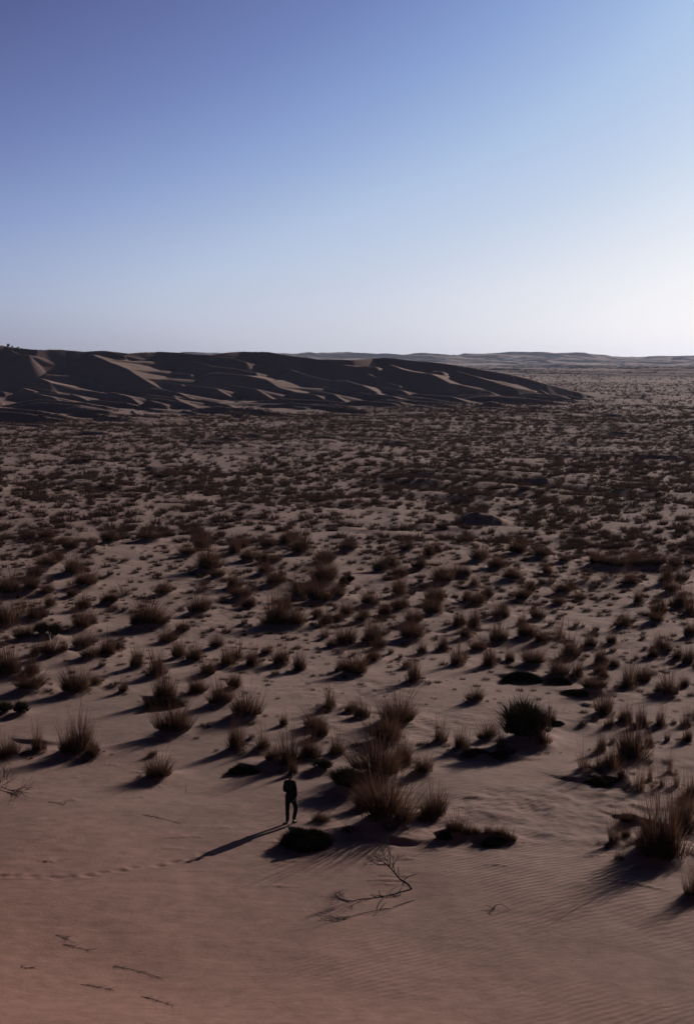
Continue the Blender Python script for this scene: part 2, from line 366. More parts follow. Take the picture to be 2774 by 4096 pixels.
# smaller crests strewn over the flat: (photo x, y, half width in px, height m)
for k in range(48):
    px = rng.uniform(-200, 2950); py = 1630 + 500 * rng.random() ** 1.6
    d = CAM_H / math.tan(math.atan((py - CY) / FPX) + PITCH); 
    a = px_at(px, py, d); hw = rng.uniform(2.5, 8) * (d / 250) ** 0.6; hh = rng.uniform(0.3, 0.9) * (d / 260) ** 0.5
    ang = R(rng.uniform(-38, -2)); ca, sa = math.cos(ang), math.sin(ang)
    add_ridge([(a[0] - hw * ca, a[1] - hw * sa, 0.02), (a[0] - 0.3 * hw * ca, a[1] - 0.3 * hw * sa + 0.25 * hw, hh), (a[0] + 0.3 * hw * ca, a[1] + 0.3 * hw * sa + 0.2 * hw, hh * 0.9), (a[0] + hw * ca, a[1] + hw * sa, 0.02)], 0.7, 0.1, 2.0, absolute=False)

def ground_z(x, y):
    x = np.atleast_1d(np.asarray(x, float)); y = np.atleast_1d(np.asarray(y, float))
    r = np.hypot(x, y); a = np.arctan2(x, y)
    i = np.clip(np.searchsorted(RAD, r) - 1, 0, NR - 2); j = np.clip(np.searchsorted(AZ, a) - 1, 0, NA - 2)
    fr = np.clip((r - RAD[i]) / (RAD[i + 1] - RAD[i]), 0, 1); fa = np.clip((a - AZ[j]) / (AZ[j + 1] - AZ[j]), 0, 1)
    return (Z[i, j] * (1 - fa) + Z[i, j + 1] * fa) * (1 - fr) + (Z[i + 1, j] * (1 - fa) + Z[i + 1, j + 1] * fa) * fr
def gz(x, y): return float(ground_z(x, y)[0])
_ys = np.geomspace(20, 3000, 1500)
def on_ground(px, py):
    r = px_ray(px, py); k = _ys / r.y
    gx = r.x * k; rz = CAM_H + r.z * k
    below = np.nonzero(rz < ground_z(gx, _ys))[0]
    if len(below) == 0: return None
    i = below[0]; a, b = _ys[max(i - 1, 0)], _ys[i]
    for _ in range(14):
        m = (a + b) / 2
        if CAM_H + r.z * m / r.y < gz(r.x * m / r.y, m): b = m
        else: a = m
    return (r.x * b / r.y, b)

# hummocks and small scarps of the foreground, (photo pixels of the crest), height of the scarp in metres
def hummock(px, py, hw, h, wf=None, wb=None, tilt=0.0, bend=0.0):
    """crest seen at px, py: half width hw (m, across), height h; rounded back, steep undercut face down wind"""
    d0 = on_ground(px, py)[1]
    for _ in range(6):
        r = px_ray(px, py); g = gz(r.x / r.y * d0, d0); k = -r.z / r.y; d0 = (CAM_H - g - h) / k
    r = px_ray(px, py); cx, cy = r.x / r.y * d0, d0
    wf = wf or h * (0.9 if h > .5 else 1.7); wb = wb or max(1.6 * h + 0.8, hw * 0.9)
    fd = np.array([-0.42 + tilt, -0.91]); fd /= np.hypot(*fd); cr = np.array([-fd[1], fd[0]])
    si, sj = stamp_window(cx, cy, max(hw * 2.6, wb * 2.6))
    x = X[si, sj] - cx; y = Y[si, sj] - cy
    n = fbm(x / 1.1, y / 1.1, 3, cx, cy)
    v = x * cr[0] + y * cr[1]; u = x * fd[0] + y * fd[1] + bend * v * v / max(hw, .3) + 0.5 * n * min(1, h * 1.5)
    q = np.abs(v) / hw
    side = np.exp(-q ** 2.6)
    back = np.exp(-(np.minimum(u, 0) / wb) ** 2)
    front = 1 - sstep(0, 1, np.maximum(u, 0) / (wf * (0.45 + 0.55 * side)))
    Z[si, sj] += h * side * back * front + 0.12 * h * n * side * back
# px, py of the crest, half width m, height m, tilt, bend
for a_ in [(1245, 3318, .85, 0.2, 0.0, .3), (2075, 2696, 1.1, 0.25, 0.1, .2), (2335, 2764, 1.3, 0.18, 0.1, .15), (2352, 2813, .45, 0.14, 0, .3),
           (1780, 3332, .5, 0.16, -.2, .2), (1975, 3350, .6, 0.15, .1, .3), (2390, 3122, 1.7, 0.15, .1, .15), (2560, 3275, 1.2, 0.15, 0, .3), (1960, 3020, 1.7, 0.18, .2, .2),
           (1440, 2842, .9, 0.12, .1, .2), (1020, 3062, .9, 0.16, -.3, .2), (650, 2785, 1.2, 0.22, 0, .3), (1600, 3350, 1.2, 0.15, .1, .2), (140, 2960, 1.2, .12, 0, .2)]:
    hummock(a_[0], a_[1], a_[2], a_[3], tilt=a_[4], bend=a_[5])

# ------------------------------------------------------------------ plants: (x, foot y, height, width) in zoom crops of the photograph
CROPS = {'A': (0, 2500, .5877), 'B': (925, 2500, .5877), 'C': (1850, 2500, .587), 'D': (0, 1900, .5877), 'E': (925, 1900, .5877), 'F': (1850, 1900, .587), 'G': (925, 3000, .5877), 'H': (1850, 3100, .587)}
T = {
'A': [(165,105,85,110),(560,165,80,110),(610,235,80,100),(720,215,110,90),(800,190,75,90),(640,130,50,60),(830,105,30,50),(1140,125,65,100),(1445,45,45,40),(1475,160,70,90),(1225,230,95,90),(1325,250,110,100),(935,295,120,80),(1065,350,150,110),(695,290,55,50),(40,355,180,130),(110,340,60,60),(215,350,90,90),(350,215,90,100),(245,210,70,70),(430,205,70,60),(205,455,85,170),(520,475,125,140),(655,420,70,60),(695,395,35,40),(845,460,70,60),(770,430,35,60),(1130,510,150,110),(1335,480,90,110),(1495,545,110,130),(1410,345,85,90),(1540,290,120,90),(1180,745,170,180),(530,890,190,150),(640,905,70,80),(440,870,70,60),(255,880,140,90),(40,915,130,120),(1040,900,35,50),(1080,1055,130,160)],
'B': [(40,250,120,80),(150,285,110,80),(240,205,50,80),(345,275,90,90),(460,315,110,70),(300,350,50,60),(210,270,40,50),(25,430,80,80),(635,100,110,70),(680,160,60,60),(770,140,110,100),(740,200,40,80),(830,215,60,40),(960,130,150,100),(1010,165,70,80),(1085,200,60,40),(1150,230,60,30),(970,250,70,90),(1235,105,110,150),(1050,70,80,60),(1340,75,50,50),(1430,180,100,70),(1540,280,140,80),(1300,200,60,60),(830,345,110,140),(740,320,70,60),(1245,400,200,110),(1190,300,60,60),(100,640,150,180),(665,575,120,90),(820,600,60,70),(890,640,100,80),(1125,690,160,210),(1065,800,140,170),(360,690,60,50),(570,720,90,130),(600,775,100,90),(30,860,160,100),(215,850,110,90),(140,780,50,50),(390,960,230,150),(280,940,80,80),(535,930,130,100),(715,890,120,90),(1000,1050,210,240),(1160,980,160,110),(1310,1025,110,110),(1415,805,140,80),(1550,850,110,70),(420,1020,90,50)],
'C': [(25,90,70,70),(235,125,110,90),(425,95,100,100),(655,110,150,70),(540,130,80,90),(480,100,50,60),(905,50,60,50),(1015,130,70,60),(1225,100,50,40),(1550,90,90,80),(865,160,90,60),(820,165,50,50),(725,230,120,110),(110,180,60,90),(180,290,130,90),(15,250,120,60),(320,260,80,50),(240,260,60,50),(480,280,90,130),(650,360,120,110),(770,370,120,90),(1040,290,60,60),(950,270,100,80),(1370,190,100,90),(1240,170,40,40),(1290,230,90,50),(1460,240,80,60),(1535,270,100,70),(1180,240,60,40),(1020,190,50,50),(930,330,60,60),(1125,440,170,90),(1215,400,90,110),(1300,350,50,60),(960,360,70,50),(1400,490,150,110),(1330,480,60,60),(1500,430,60,60),(900,455,80,130),(75,530,80,90),(965,620,120,110),(1000,700,90,60),(1110,670,90,80),(1215,690,110,60),(1345,700,110,80),(1520,700,110,60),(1435,690,60,30),(820,690,50,60),(900,660,60,50),(590,670,110,60),(270,870,140,70),(545,860,140,90),(160,800,90,100),(25,860,130,60),(1165,920,210,170),(1270,840,110,60),(935,870,110,60),(1020,810,60,40),(1390,800,100,30),(1520,800,90,50),(815,1000,180,80),(850,1020,70,60),(940,1000,150,70),(1010,1010,160,90),(1090,1060,90,60),(1200,1140,190,80),(1275,1070,130,50),(1410,1010,180,40),(1365,1110,120,50),(1455,1110,120,35),(1550,1180,110,80)],
'D': [(750,465,90,90),(200,450,60,70),(330,440,60,100),(480,515,70,100),(630,505,60,80),(1010,460,60,140),(1380,510,90,100),(1285,550,50,110),(330,630,70,110),(405,590,60,70),(265,550,60,60),(345,530,70,60),(120,580,50,40),(235,700,90,90),(495,680,90,120),(345,735,45,50),(580,770,80,140),(750,690,60,50),(850,600,40,70),(70,820,110,140),(210,810,90,110),(310,820,70,70),(495,830,50,70),(845,830,70,70),(1120,820,60,110),(1185,790,55,40),(1385,800,80,100),(1410,660,130,150),(1480,700,60,90),(720,880,60,70),(770,880,70,60),(850,930,45,60),(565,920,90,70),(350,900,60,70),(1350,950,120,130),(1420,890,50,50),(550,1060,130,120),(620,1040,80,90),(1010,1040,130,180),(925,1050,80,80),(1120,1040,60,70),(50,1040,160,130),(140,1000,130,160),(250,1010,100,110),(1245,1070,50,80)],
'E': [(20,540,90,70),(60,500,60,80),(110,590,70,100),(250,500,70,80),(205,440,40,60),(380,470,80,90),(480,540,160,130),(215,600,70,80),(300,600,50,80),(230,680,80,110),(450,640,55,60),(790,520,70,100),(640,600,80,120),(640,740,130,160),(310,760,80,140),(460,830,160,100),(600,870,130,130),(715,850,90,90),(710,920,60,50),(20,780,100,100),(70,850,80,120),(120,910,80,80),(190,890,50,40),(940,890,90,100),(1080,640,140,110),(1015,660,70,80),(1190,520,80,80),(1280,640,90,80),(1150,700,80,80),(1435,740,130,110),(1285,740,60,50),(1350,560,80,80),(1400,540,80,60),(1460,530,70,50),(1390,870,100,120),(1145,830,110,100),(1230,820,50,60),(290,1030,180,130),(450,1030,110,110),(370,920,120,80),(90,1020,60,50),(590,980,70,60),(640,1030,90,70),(885,1000,90,90),(790,960,80,90),(1050,960,70,90),(1150,930,90,110),(1240,1010,70,100),(1370,960,110,120),(1550,1030,90,70),(730,1000,60,60),(860,790,60,50),(790,710,50,60),(755,780,70,50),(1540,700,80,80),(1510,690,60,50)],
'F': [(50,480,90,100),(120,590,80,110),(240,650,80,120),(330,720,80,100),(375,540,80,90),(540,570,60,120),(580,680,60,60),(690,600,50,80),(740,590,50,60),(790,570,50,60),(900,620,80,90),(980,640,70,140),(1060,650,60,120),(1170,590,60,90),(1180,650,80,120),(1300,640,80,120),(1440,640,90,110),(1540,620,60,70),(820,745,80,100),(1000,730,50,110),(1130,760,80,100),(745,800,80,50),(690,810,60,90),(600,750,40,60),(540,750,50,60),(410,730,50,50),(460,790,70,50),(20,700,70,50),(80,760,80,60),(100,890,80,110),(25,870,70,50),(170,830,60,60),(400,850,70,80),(500,850,50,60),(790,860,45,80),(650,890,50,90),(735,915,30,40),(625,940,30,50),(1200,880,80,70),(1340,950,110,80),(1420,810,80,90),(1380,740,90,80),(1490,730,80,80),(1470,920,120,90),(1550,960,130,90),(1310,880,60,50),(260,980,100,100),(510,990,80,80),(75,1050,120,70),(1100,1040,90,70),(1150,1020,60,50),(1060,1050,50,40),(770,1040,70,50),(820,1045,40,30),(600,1030,50,50),(405,1030,80,60),(1310,1010,60,90)],
'G': [(1050,505,290,290),(930,400,130,130),(1370,480,180,150),(610,500,35,90),(1520,570,70,90)],
'H': [(20,430,80,80),(90,430,50,60),(180,420,45,80),(250,430,45,70),(330,460,70,60),(1040,480,190,80),(1110,450,60,60),(1370,590,380,240),(1270,540,280,150),(1500,370,210,110),(1550,250,140,60),(1590,840,240,120),(1130,330,60,80)],
}
HAND = {  # labels written by eye for the plants that stand out, keyed by crop and foot position
('G',1050,505):'largest shaggy brown tussock right of the dark sand mound beside the man', ('G',930,400):'brown tussock leaning against the left side of the largest central tussock',
('G',1370,480):'rounded tussock of upright stems just right of the largest central tussock', ('G',610,500):'thin fringe of short grass on top of the dark sand mound',
('B',390,960):'tall brown tussock directly behind the head of the standing man', ('B',420,1020):'few thin pale stalks rising right above the head of the man',
('B',280,940):'low dark tuft at the left foot of the tall tussock behind the man', ('B',1000,1050):'wide dark tussock up the slope behind the largest central tussock',
('B',1160,980):'upright tussock joined to the right end of the wide dark tussock', ('B',1310,1025):'loose thin tussock alone right of the wide dark tussock behind the man',
('B',1125,690):'broad domed tussock, rear one of the overlapping pair in the middle of the sand', ('B',1065,800):'bowl shaped tussock, front one of the overlapping pair in the middle of the sand',
('A',1180,745):'large leaning tussock on open sand with a long pointed shadow to its left', ('A',530,890):'tall peaked tussock on the left sand with side tufts at its foot',
('A',640,905):'low tuft at the right foot of the tall peaked tussock', ('A',440,870):'sparse tuft at the left foot of the tall peaked tussock', ('A',255,880):'narrow sparse tussock left of the tall peaked tussock',
('A',40,915):'shaggy tussock cut by the left edge above the dead twiggy branches', ('A',1080,1055):'rounded tussock alone on sand left of the man, nearest the camera on that side',
('A',1040,900):'tiny dry tuft on bare sand above the nearest tussock left of the man', ('A',205,455):'low mounded tussock near the left edge with shadow running out of frame',
('A',520,475):'upright fan shaped tussock on the left with long shadow on bare sand', ('A',1130,510):'spiky tussock crowning a wide dark sand hummock', ('A',1335,480):'leaning tussock just right of the wide dark sand hummock',
('A',1495,545):'fan shaped tussock left of the big bushy one on open sand, right of the hummock', ('B',100,640):'big bushy fan shaped tussock on bare sand, upper left of the man',
('B',665,575):'spiky tussock on a thin dark ridge in the middle of the open sand', ('B',820,600):'small tuft at the right end of the thin dark ridge', ('B',890,640):'sparse tussock with long stalks left of the broad domed pair',
('B',360,690):'tiny lone tuft above and left of the tall tussock behind the man', ('B',715,890):'small round tussock alone on sand right of the tall tussock behind the man',
('B',535,930):'thin leaning tussock between the tall tussock behind the man and the small round one', ('B',1415,805):'narrow tall stalked tussock alone right of the overlapping domed pair',
('B',1245,400):'very tall spiky tussock on a low dark mound with shadow streaming left', ('B',830,345):'broad round tussock alone at the upper edge of the open sand',
('B',740,320):'low tuft on the left shoulder of the broad round tussock', ('A',1065,350):'big dark tussock with broad black shadow, left of centre', ('H',1370,590):'giant dense tussock at the lower right with fanned black shadow',
('H',1270,540):'dense tussock merging into the left side of the giant lower right tussock', ('H',1040,480):'slender separate tussock left of the giant lower right tussock', ('H',1110,450):'low tuft between the slender tussock and the giant one at lower right',
('H',1500,370):'tall tussock behind and right of the giant lower right tussock', ('H',1550,250):'upright stems at the right edge above the giant tussock', ('H',1590,840):'tussock half cut off by the right edge below the giant one',
('H',1130,330):'short tuft on the sand rise behind the slender lower right tussock', ('H',20,430):'short tuft on the dark scarp right of the rounded central tussock', ('H',90,430):'tiny tuft between the two small dark scarps right of centre',
('H',180,420):'short tuft on the crest of the right hand small scarp', ('H',250,430):'short tuft along the right half of the small scarp crest', ('H',330,460):'last low tuft at the right end of the small scarp',
('C',1165,920):'large dense upright tussock in the middle of the right hand cluster', ('C',270,870):'upright tuft at the left foot of the big dark bush', ('C',545,860):'round tussock at the right foot of the big dark bush',
('C',160,800):'low dark tussock left of the big dark bush', ('C',25,860):'stalky tussock left of the low dark one beside the big bush', ('C',590,670):'thin stalks just behind the right side of the big dark bush',
('C',725,230):'round dark tussock on pale sand above the black sand hollow', ('C',1200,1140):'tall narrow tussock at the front of the right hand cluster', ('C',1410,1010):'very thin tall stalks in the right hand cluster beside a round shadow',
('C',1365,1110):'slim upright tussock at the front right of the right hand cluster', ('C',1455,1110):'thinnest upright stems at the front right of the right hand cluster',
('C',815,1000):'leftmost tall tussock of the right hand cluster', ('C',1400,490):'large leaning tussock near the right edge with two shadow fingers', ('C',1125,440):'tall spiky tussock above the long thin sand scarp on the right',
('C',900,455):'grey thin stemmed tussock growing on the long thin sand scarp', ('C',965,620):'dark tussock on a small mound below the long thin sand scarp', ('C',75,530):'small dark tussock alone left of the black sand hollow',
('E',480,540):'large dark rounded tussock in the thick middle cluster', ('E',640,740):'large domed tussock in the middle distance left of two small dark bushes', ('E',290,1030):'tall double peaked tussock standing in a black shadow, left of middle',
('D',1010,1040):'broad soft tussock on the left, widest of its row', ('D',1410,660):'broad dark tussock with wide black base, centre left', ('D',50,1040):'large soft tussock cut by the left edge in mid distance',
('G',1520,570):'low grass on the left small scarp right of the rounded tussock',
}
plants = []
for key, lst in T.items():
    ox, oy, s = CROPS[key]
    for (cx_, cy_, h, w) in lst:
        plants.append(dict(px=ox + cx_ * s, py=oy + cy_ * s, h=h * s, w=w * s, lab=HAND.get((key, cx_, cy_)), kind='tussock'))
SHRUBS = [
    (1395, 3172, 75, 140, 'low dark twiggy brush at the left end of the wide clump behind the largest tussock'),
    (1290, 3085, 40, 70, 'sparse dark twiggy brush left of the wide clump, on shaded sand'),  # px, foot py, height, width, label
    (2082, 2985, 178, 165, 'big dark broom-like bush, blackest and bulkiest plant on the right'),
    (2150, 2990, 120, 85, 'dark bush joined to the right side of the big blackest bush'),
    (170, 2558, 62, 60, 'dark bush with thick stems in the left mid distance'),
    (222, 2560, 62, 50, 'dark bush with a pale bare stick in it, left mid distance'),
    (18, 2862, 52, 60, 'dark leafy bush cut by the left edge, leaning on the sand'),
    (85, 2866, 62, 50, 'dark bush with upright stems just in from the left edge'),
    (1372, 2355, 42, 28, 'small black bush standing between the domed tussock and bare sand'),
    (1400, 2335, 30, 30, 'small black bush, rear one beside the large domed tussock'),
]
SHADE_MATS = [  # dark bristly mats added to blacken shaded hummock faces and bush feet
    (1222, 3404, 84, 205, 'black shade mat on the mound just below the feet of the man'),
    (2085, 2733, 45, 170, 'black low shade mat on pale sand, above the big dark bush'),
    (1775, 3362, 40, 62, 'small black shade mat right of the rounded central tussock'),
    (1975, 3388, 38, 110, 'low black shade mat crowned with short grass, right of centre'),
    (652, 2836, 42, 170, 'black shade mat under the spiky tussock on the left hummock'),
    (968, 3098, 36, 130, 'flat dark shade wedge on sand left of the man, behind him'),
    (1900, 3024, 24, 120, 'flat dark shade mat left of the foot of the big dark bush'),
    (2005, 3036, 30, 110, 'flat dark shade mat directly below the big dark bush'),
    (2400, 3136, 22, 190, 'long thin dark shade mat under the right hand cluster'),
    (2330, 2786, 20, 150, 'long thin dark shade mat on the right hand scarp'),
    (2228, 2904, 20, 60, 'tiny dark shade mat right of the big dark bush'),
    (2235, 2738, 30, 110, 'dark shade mat joining the black mat above the big bush on its right'),
]
for s_ in SHADE_MATS: plants.append(dict(px=s_[0], py=s_[1], h=s_[2], w=s_[3], lab=s_[4], kind='mat'))
for s_ in SHRUBS: plants.append(dict(px=s_[0], py=s_[1], h=s_[2], w=s_[3], lab=s_[4], kind='shrub'))
for p in plants:
    g = on_ground(p['px'], min(p['py'], 4090)); p['x'], p['y'] = g
    d = math.hypot(p['x'], p['y'], CAM_H); p['H'] = max(0.25, p['h'] / FPX * d * 1.04); p['W'] = max(0.25, p['w'] / FPX * d) 
# plants standing just outside the right edge whose shadows enter the picture
for (px, py, h, w, lab) in [(2870, 3770, 190, 200, None), (2900, 4060, 220, 200, None)]:
    pass
# random plants for the rest of the flat
cand = []
def dens(x, y, r):
    n = fbm(x / 24, y / 24, 3, 50, 60); n2 = fbm(x / 9, y / 9, 2, 5, 90)
    v = 0.38 + 0.62 * sstep(-0.45, 0.2, n + 0.7 * n2)
    return v
def scatter(rmin, rmax, n, smin, smax, amax=21, ex=1.5):
    r = np.sqrt(rng.uniform(rmin ** 2, rmax ** 2, n)); a = np.radians(rng.uniform(-amax, amax, n))
    x = r * np.sin(a); y = r * np.cos(a)
    keep = rng.random(n) < dens(x, y, r)
    x, y, r = x[keep], y[keep], r[keep]
    s = rng.uniform(0, 1, len(x)) ** ex * (smax - smin) + smin
    return x, y, r, s
parts_xy = []
for args in [(66, 130, 7500, .14, .85, 21, 1.9), (120, 206, 9500, .25, 1.35, 21, 1.8), (206, 330, 15500, .3, 1.5, 21, 1.9), (330, 520, 27000, .4, 1.7, 21, 1.9), (520, 1100, 20000, .5, 2.1), (1100, 4300, 30000, .9, 3.2)]:
    parts_xy.append(scatter(*args))
fx = np.concatenate([q[0] for q in parts_xy]); fy = np.concatenate([q[1] for q in parts_xy]); fr = np.concatenate([q[2] for q in parts_xy]); fs = np.concatenate([q[3] for q in parts_xy])
# none on the big dune ridge, none over the placed ones
zz = ground_z(fx, fy); foot = np.interp(CX + FPX * fx / np.maximum(fy, 1), [-300, 0, 1400, 2400, 2500], [395, 392, 470, 610, 1e6])
ok = ((zz < 3.2) & ((fr < foot) | (rng.random(len(fx)) < 0.06))) | (fr > 760)
az_deg = np.degrees(np.arctan2(fx, fy))
hx = np.array([p['x'] for p in plants]); hy = np.array([p['y'] for p in plants]); hw = np.array([p['W'] for p in plants])
nearm = fr < 150
for i in np.nonzero(nearm)[0]:
    if (np.hypot(hx - fx[i], hy - fy[i]) < hw * 0.5 + 0.5 * fs[i] + 0.1).any(): ok[i] = False
inside = (np.abs(az_deg) < 14.0)
ok &= ~((fr < 126) & inside & (fs > 0.28 + 0.45 * sstep(60, 110, fr)))
fx, fy, fr, fs = fx[ok], fy[ok], fr[ok], fs[ok]
# small satellite tufts seeded round the larger tussocks
sat = []
for p in plants:
    if p['kind'] == 'tussock' and p['h'] > 38:
        for _ in range(rng.integers(2, 6)):
            a_ = rng.uniform(0, 6.28); q_ = p['W'] * rng.uniform(.5, 1.1) + .1; sat.append((p['x'] + q_ * math.cos(a_) * 1.2, p['y'] + q_ * math.sin(a_), rng.uniform(.15, .42) * min(1.3, p['H'])))
sat = np.array(sat)
fx = np.append(fx, sat[:, 0]); fy = np.append(fy, sat[:, 1]); fr = np.append(fr, np.hypot(sat[:, 0], sat[:, 1])); fs = np.append(fs, sat[:, 2])
# side areas near the camera, outside the frame
sx, sy, sr, ss = scatter(46, 100, 1500, .4, 1.5, 32)
m_ = np.abs(np.degrees(np.arctan2(sx, sy))) > 15.2
for px, py, h, w in [(2960, 3765, 1.5, 1.7), (3120, 4050, 1.8, 1.8), (2860, 3420, 1.2, 1.3), (2850, 3200, 1.2, 1.0)]:
    g = on_ground(px, min(py, 4090)); sx = np.append(sx, g[0]); sy = np.append(sy, g[1]); sr = np.append(sr, 40.); ss = np.append(ss, h); m_ = np.append(m_, True)
fx = np.concatenate([fx, sx[m_]]); fy = np.concatenate([fy, sy[m_]]); fr = np.concatenate([fr, sr[m_]]); fs = np.concatenate([fs, ss[m_]])

# low sand mound under every larger near plant, drawn out down wind
for p in plants:
    if p['kind'] == 'mat': continue
    W = p['W'] * 0.55 + 0.10; hh = min(0.55, 0.26 * p['W'] + 0.04)
    si, sj = stamp_window(p['x'], p['y'], W * 4)
    dx = X[si, sj] - p['x']; dy = Y[si, sj] - p['y']
    u = dx * wind[0] + dy * wind[1]; v = dx * cross[0] + dy * cross[1]
    u = np.where(u > 0, (u / 0.95) * (1 + 0.35 * vnoise(dx * 3, dy * 3, p['x'])), u / 1.9); v = v + 0.25 * W * vnoise(dx / W, dy / W, p['y'])
    Z[si, sj] += hh * np.exp(-(u * u + v * v) / (W * W))

# footprints from the left edge up to the man, pressed into the sand
FEET = [(-40,3492),(10,3505),(57,3503),(128,3505),(205,3509),(240,3514),(278,3507),(352,3502),(378,3503),(402,3490),(478,3483),(502,3483),(530,3471),(629,3464),(652,3463),(685,3450),(702,3446),(770,3439),(796,3437),(815,3417)]
for i, (px, py) in enumerate(FEET):
    g = on_ground(px, py)
    si, sj = stamp_window(g[0], g[1], 0.7)
    dx = X[si, sj] - g[0]; dy = Y[si, sj] - g[1]
    an = R(20 + 12 * math.sin(i)); u = dx * math.cos(an) + dy * math.sin(an); v = -dx * math.sin(an) + dy * math.cos(an)
    q = (u / 0.19) ** 2 + (v / 0.13) ** 2
    Z[si, sj] += -0.034 * np.exp(-q * 1.3) + 0.008 * np.exp(-((np.sqrt(q) - 1.6) ** 2) * 3)
# thin wind-cut ledges and litter ridges in the foreground sand
for k in range(46):
    px = rng.uniform(0, 2774); py = rng.uniform(3050, 3560)
    g = on_ground(px, py); ln = rng.uniform(0.25, 1.3); hh = rng.uniform(0.012, 0.05); an = R(rng.uniform(-25, 12))
    ca, sa = math.cos(an), math.sin(an)
    add_ridge([(g[0] - ln * ca, g[1] - ln * sa, 0.0), (g[0], g[1], hh), (g[0] + ln * ca, g[1] + ln * sa, 0.0)], 1.3, 0.12, 0.4, absolute=False)

idx = np.arange(NR * NA).reshape(NR, NA)
quads = np.stack([idx[:-1, :-1], idx[:-1, 1:], idx[1:, 1:], idx[1:, :-1]], -1).reshape(-1, 4)[:, ::-1]
me = mesh_np('sand_plain', np.stack([X, Y, Z], -1).reshape(-1, 3), quads=quads, mats=[M_sand], smooth=True)
tag(link('ground', me), 'dune sand and wide desert flat with hummocks and a dune ridge', kind='structure')

# ------------------------------------------------------------------ plant shapes
def blades(n, spread, lean, hmin, hmax, width, seed, segs=3, rbase=0.22, curve=0.5):
    """n tapered blades; unit height and unit width; returns verts, tris"""
    g = np.random.default_rng(seed)
    rb = rbase * np.sqrt(g.random(n)); th = g.random(n) * 2 * np.pi
    bx, by = rb * np.cos(th), rb * np.sin(th)
    out = th + g.normal(0, 0.7, n)
    L = (hmin + (hmax - hmin) * g.random(n) ** 1.35) * (1 - 0.45 * (rb / rbase) ** 1.5)
    tilt = np.clip(np.abs(g.normal(0, lean, n)) * (1 + (g.random(n) < .15)) + spread * rb / rbase, 0, 1.35)
    ang = g.random(n) * np.pi
    V = []; Tn = []
    t = np.linspace(0, 1, segs + 1)
    P = []
    for k, tk in enumerate(t):
        off = (np.sin(tilt) * tk + curve * np.sin(tilt) * tk * tk) * L; z = (np.cos(tilt) * tk - 0.12 * tilt * tk * tk) * L
        P.append(np.stack([bx + off * np.cos(out), by + off * np.sin(out), z - 0.03 * (k == 0)], -1))
    wv = np.stack([np.cos(ang), np.sin(ang), np.zeros(n)], -1)
    per = 2 * segs + 1; verts = np.zeros((n, per, 3))
    for k in range(segs):
        wk = width * (1 - 0.75 * t[k]); verts[:, 2 * k] = P[k] - wv * wk; verts[:, 2 * k + 1] = P[k] + wv * wk
    verts[:, 2 * segs] = P[segs]
    tr = []
    for k in range(segs - 1):
        a, b, c, d = 2 * k, 2 * k + 1, 2 * k + 3, 2 * k + 2; tr += [(a, b, c), (a, c, d)]
    tr.append((2 * segs - 2, 2 * segs - 1, 2 * segs))
    tr = np.array(tr); tris = (np.arange(n)[:, None, None] * per + tr[None]).reshape(-1, 3)
    return verts.reshape(-1, 3), tris
def proto(n_sub, seed, kind):
    """a tussock grows as several tufts"""
    g = np.random.default_rng(seed); VV = []; TT = []; o = 0
    for k in range(n_sub):
        n = {'fan': 170, 'upright': 130, 'dome': 165, 'sparse': 60}[kind]
        pr = {'fan': dict(spread=.50, lean=.17, hmin=.2, hmax=1.0, rbase=.24), 'upright': dict(spread=.24, lean=.12, hmin=.2, hmax=1.0, rbase=.22),
              'dome': dict(spread=.68, lean=.2, hmin=.2, hmax=1.0, rbase=.28), 'sparse': dict(spread=.3, lean=.22, hmin=.3, hmax=1.0, rbase=.2)}[kind]
        v, t = blades(n, width=0.0068, seed=seed * 50 + k, **pr)
        a = g.random() * 6.28; rr = g.uniform(0.12, 0.36) if k else 0; sc = g.uniform(.4, .85) if k else 1
        sc *= 1 - 0.6 * rr; sh = {'fan': .75, 'dome': 1.15, 'upright': .35, 'sparse': .6}[kind]; v = v * sc; v[:, 0] += rr * math.cos(a) * (1 + v[:, 2] * 2.2 * sh); v[:, 1] += rr * math.sin(a) * (1 + v[:, 2] * 2.2 * sh)
        VV.append(v); TT.append(t + o); o += len(v)
    if kind != 'sparse':
        v, t = blades(260, .8, .3, .10, .40, .0075, seed * 50 + 33, segs=2, rbase=.42); VV.append(v); TT.append(t + o); o += len(v)
    V = np.concatenate(VV); Tt = np.concatenate(TT)
    q = np.percentile(np.abs(V[:, :2]), 95); V[:, :2] *= 0.5 / q; V[:, 2] /= np.percentile(V[:, 2], 98.5)
    return V, Tt
PROTO = {}
for kind, ns in (('fan', 8), ('upright', 7), ('dome', 9), ('sparse', 5)):
    for v in range(6):
        V, Tt = proto(max(3, ns + (v % 3) * 2 - 3), 11 + v * 7 + len(kind), kind)
        PROTO[(kind, v)] = mesh_np('tussock_' + kind, V, tris=Tt, mats=[M_grass])
STALK = []
for v in range(3):
    V, Tt = blades(46, .34, .2, .7, 1.15, .0050, 400 + v, segs=4, rbase=.3); q = np.percentile(np.abs(V[:, :2]), 96); V[:, :2] *= 0.55 / q
    STALK.append(mesh_np('stalks', V, tris=Tt, mats=[M_stalk]))
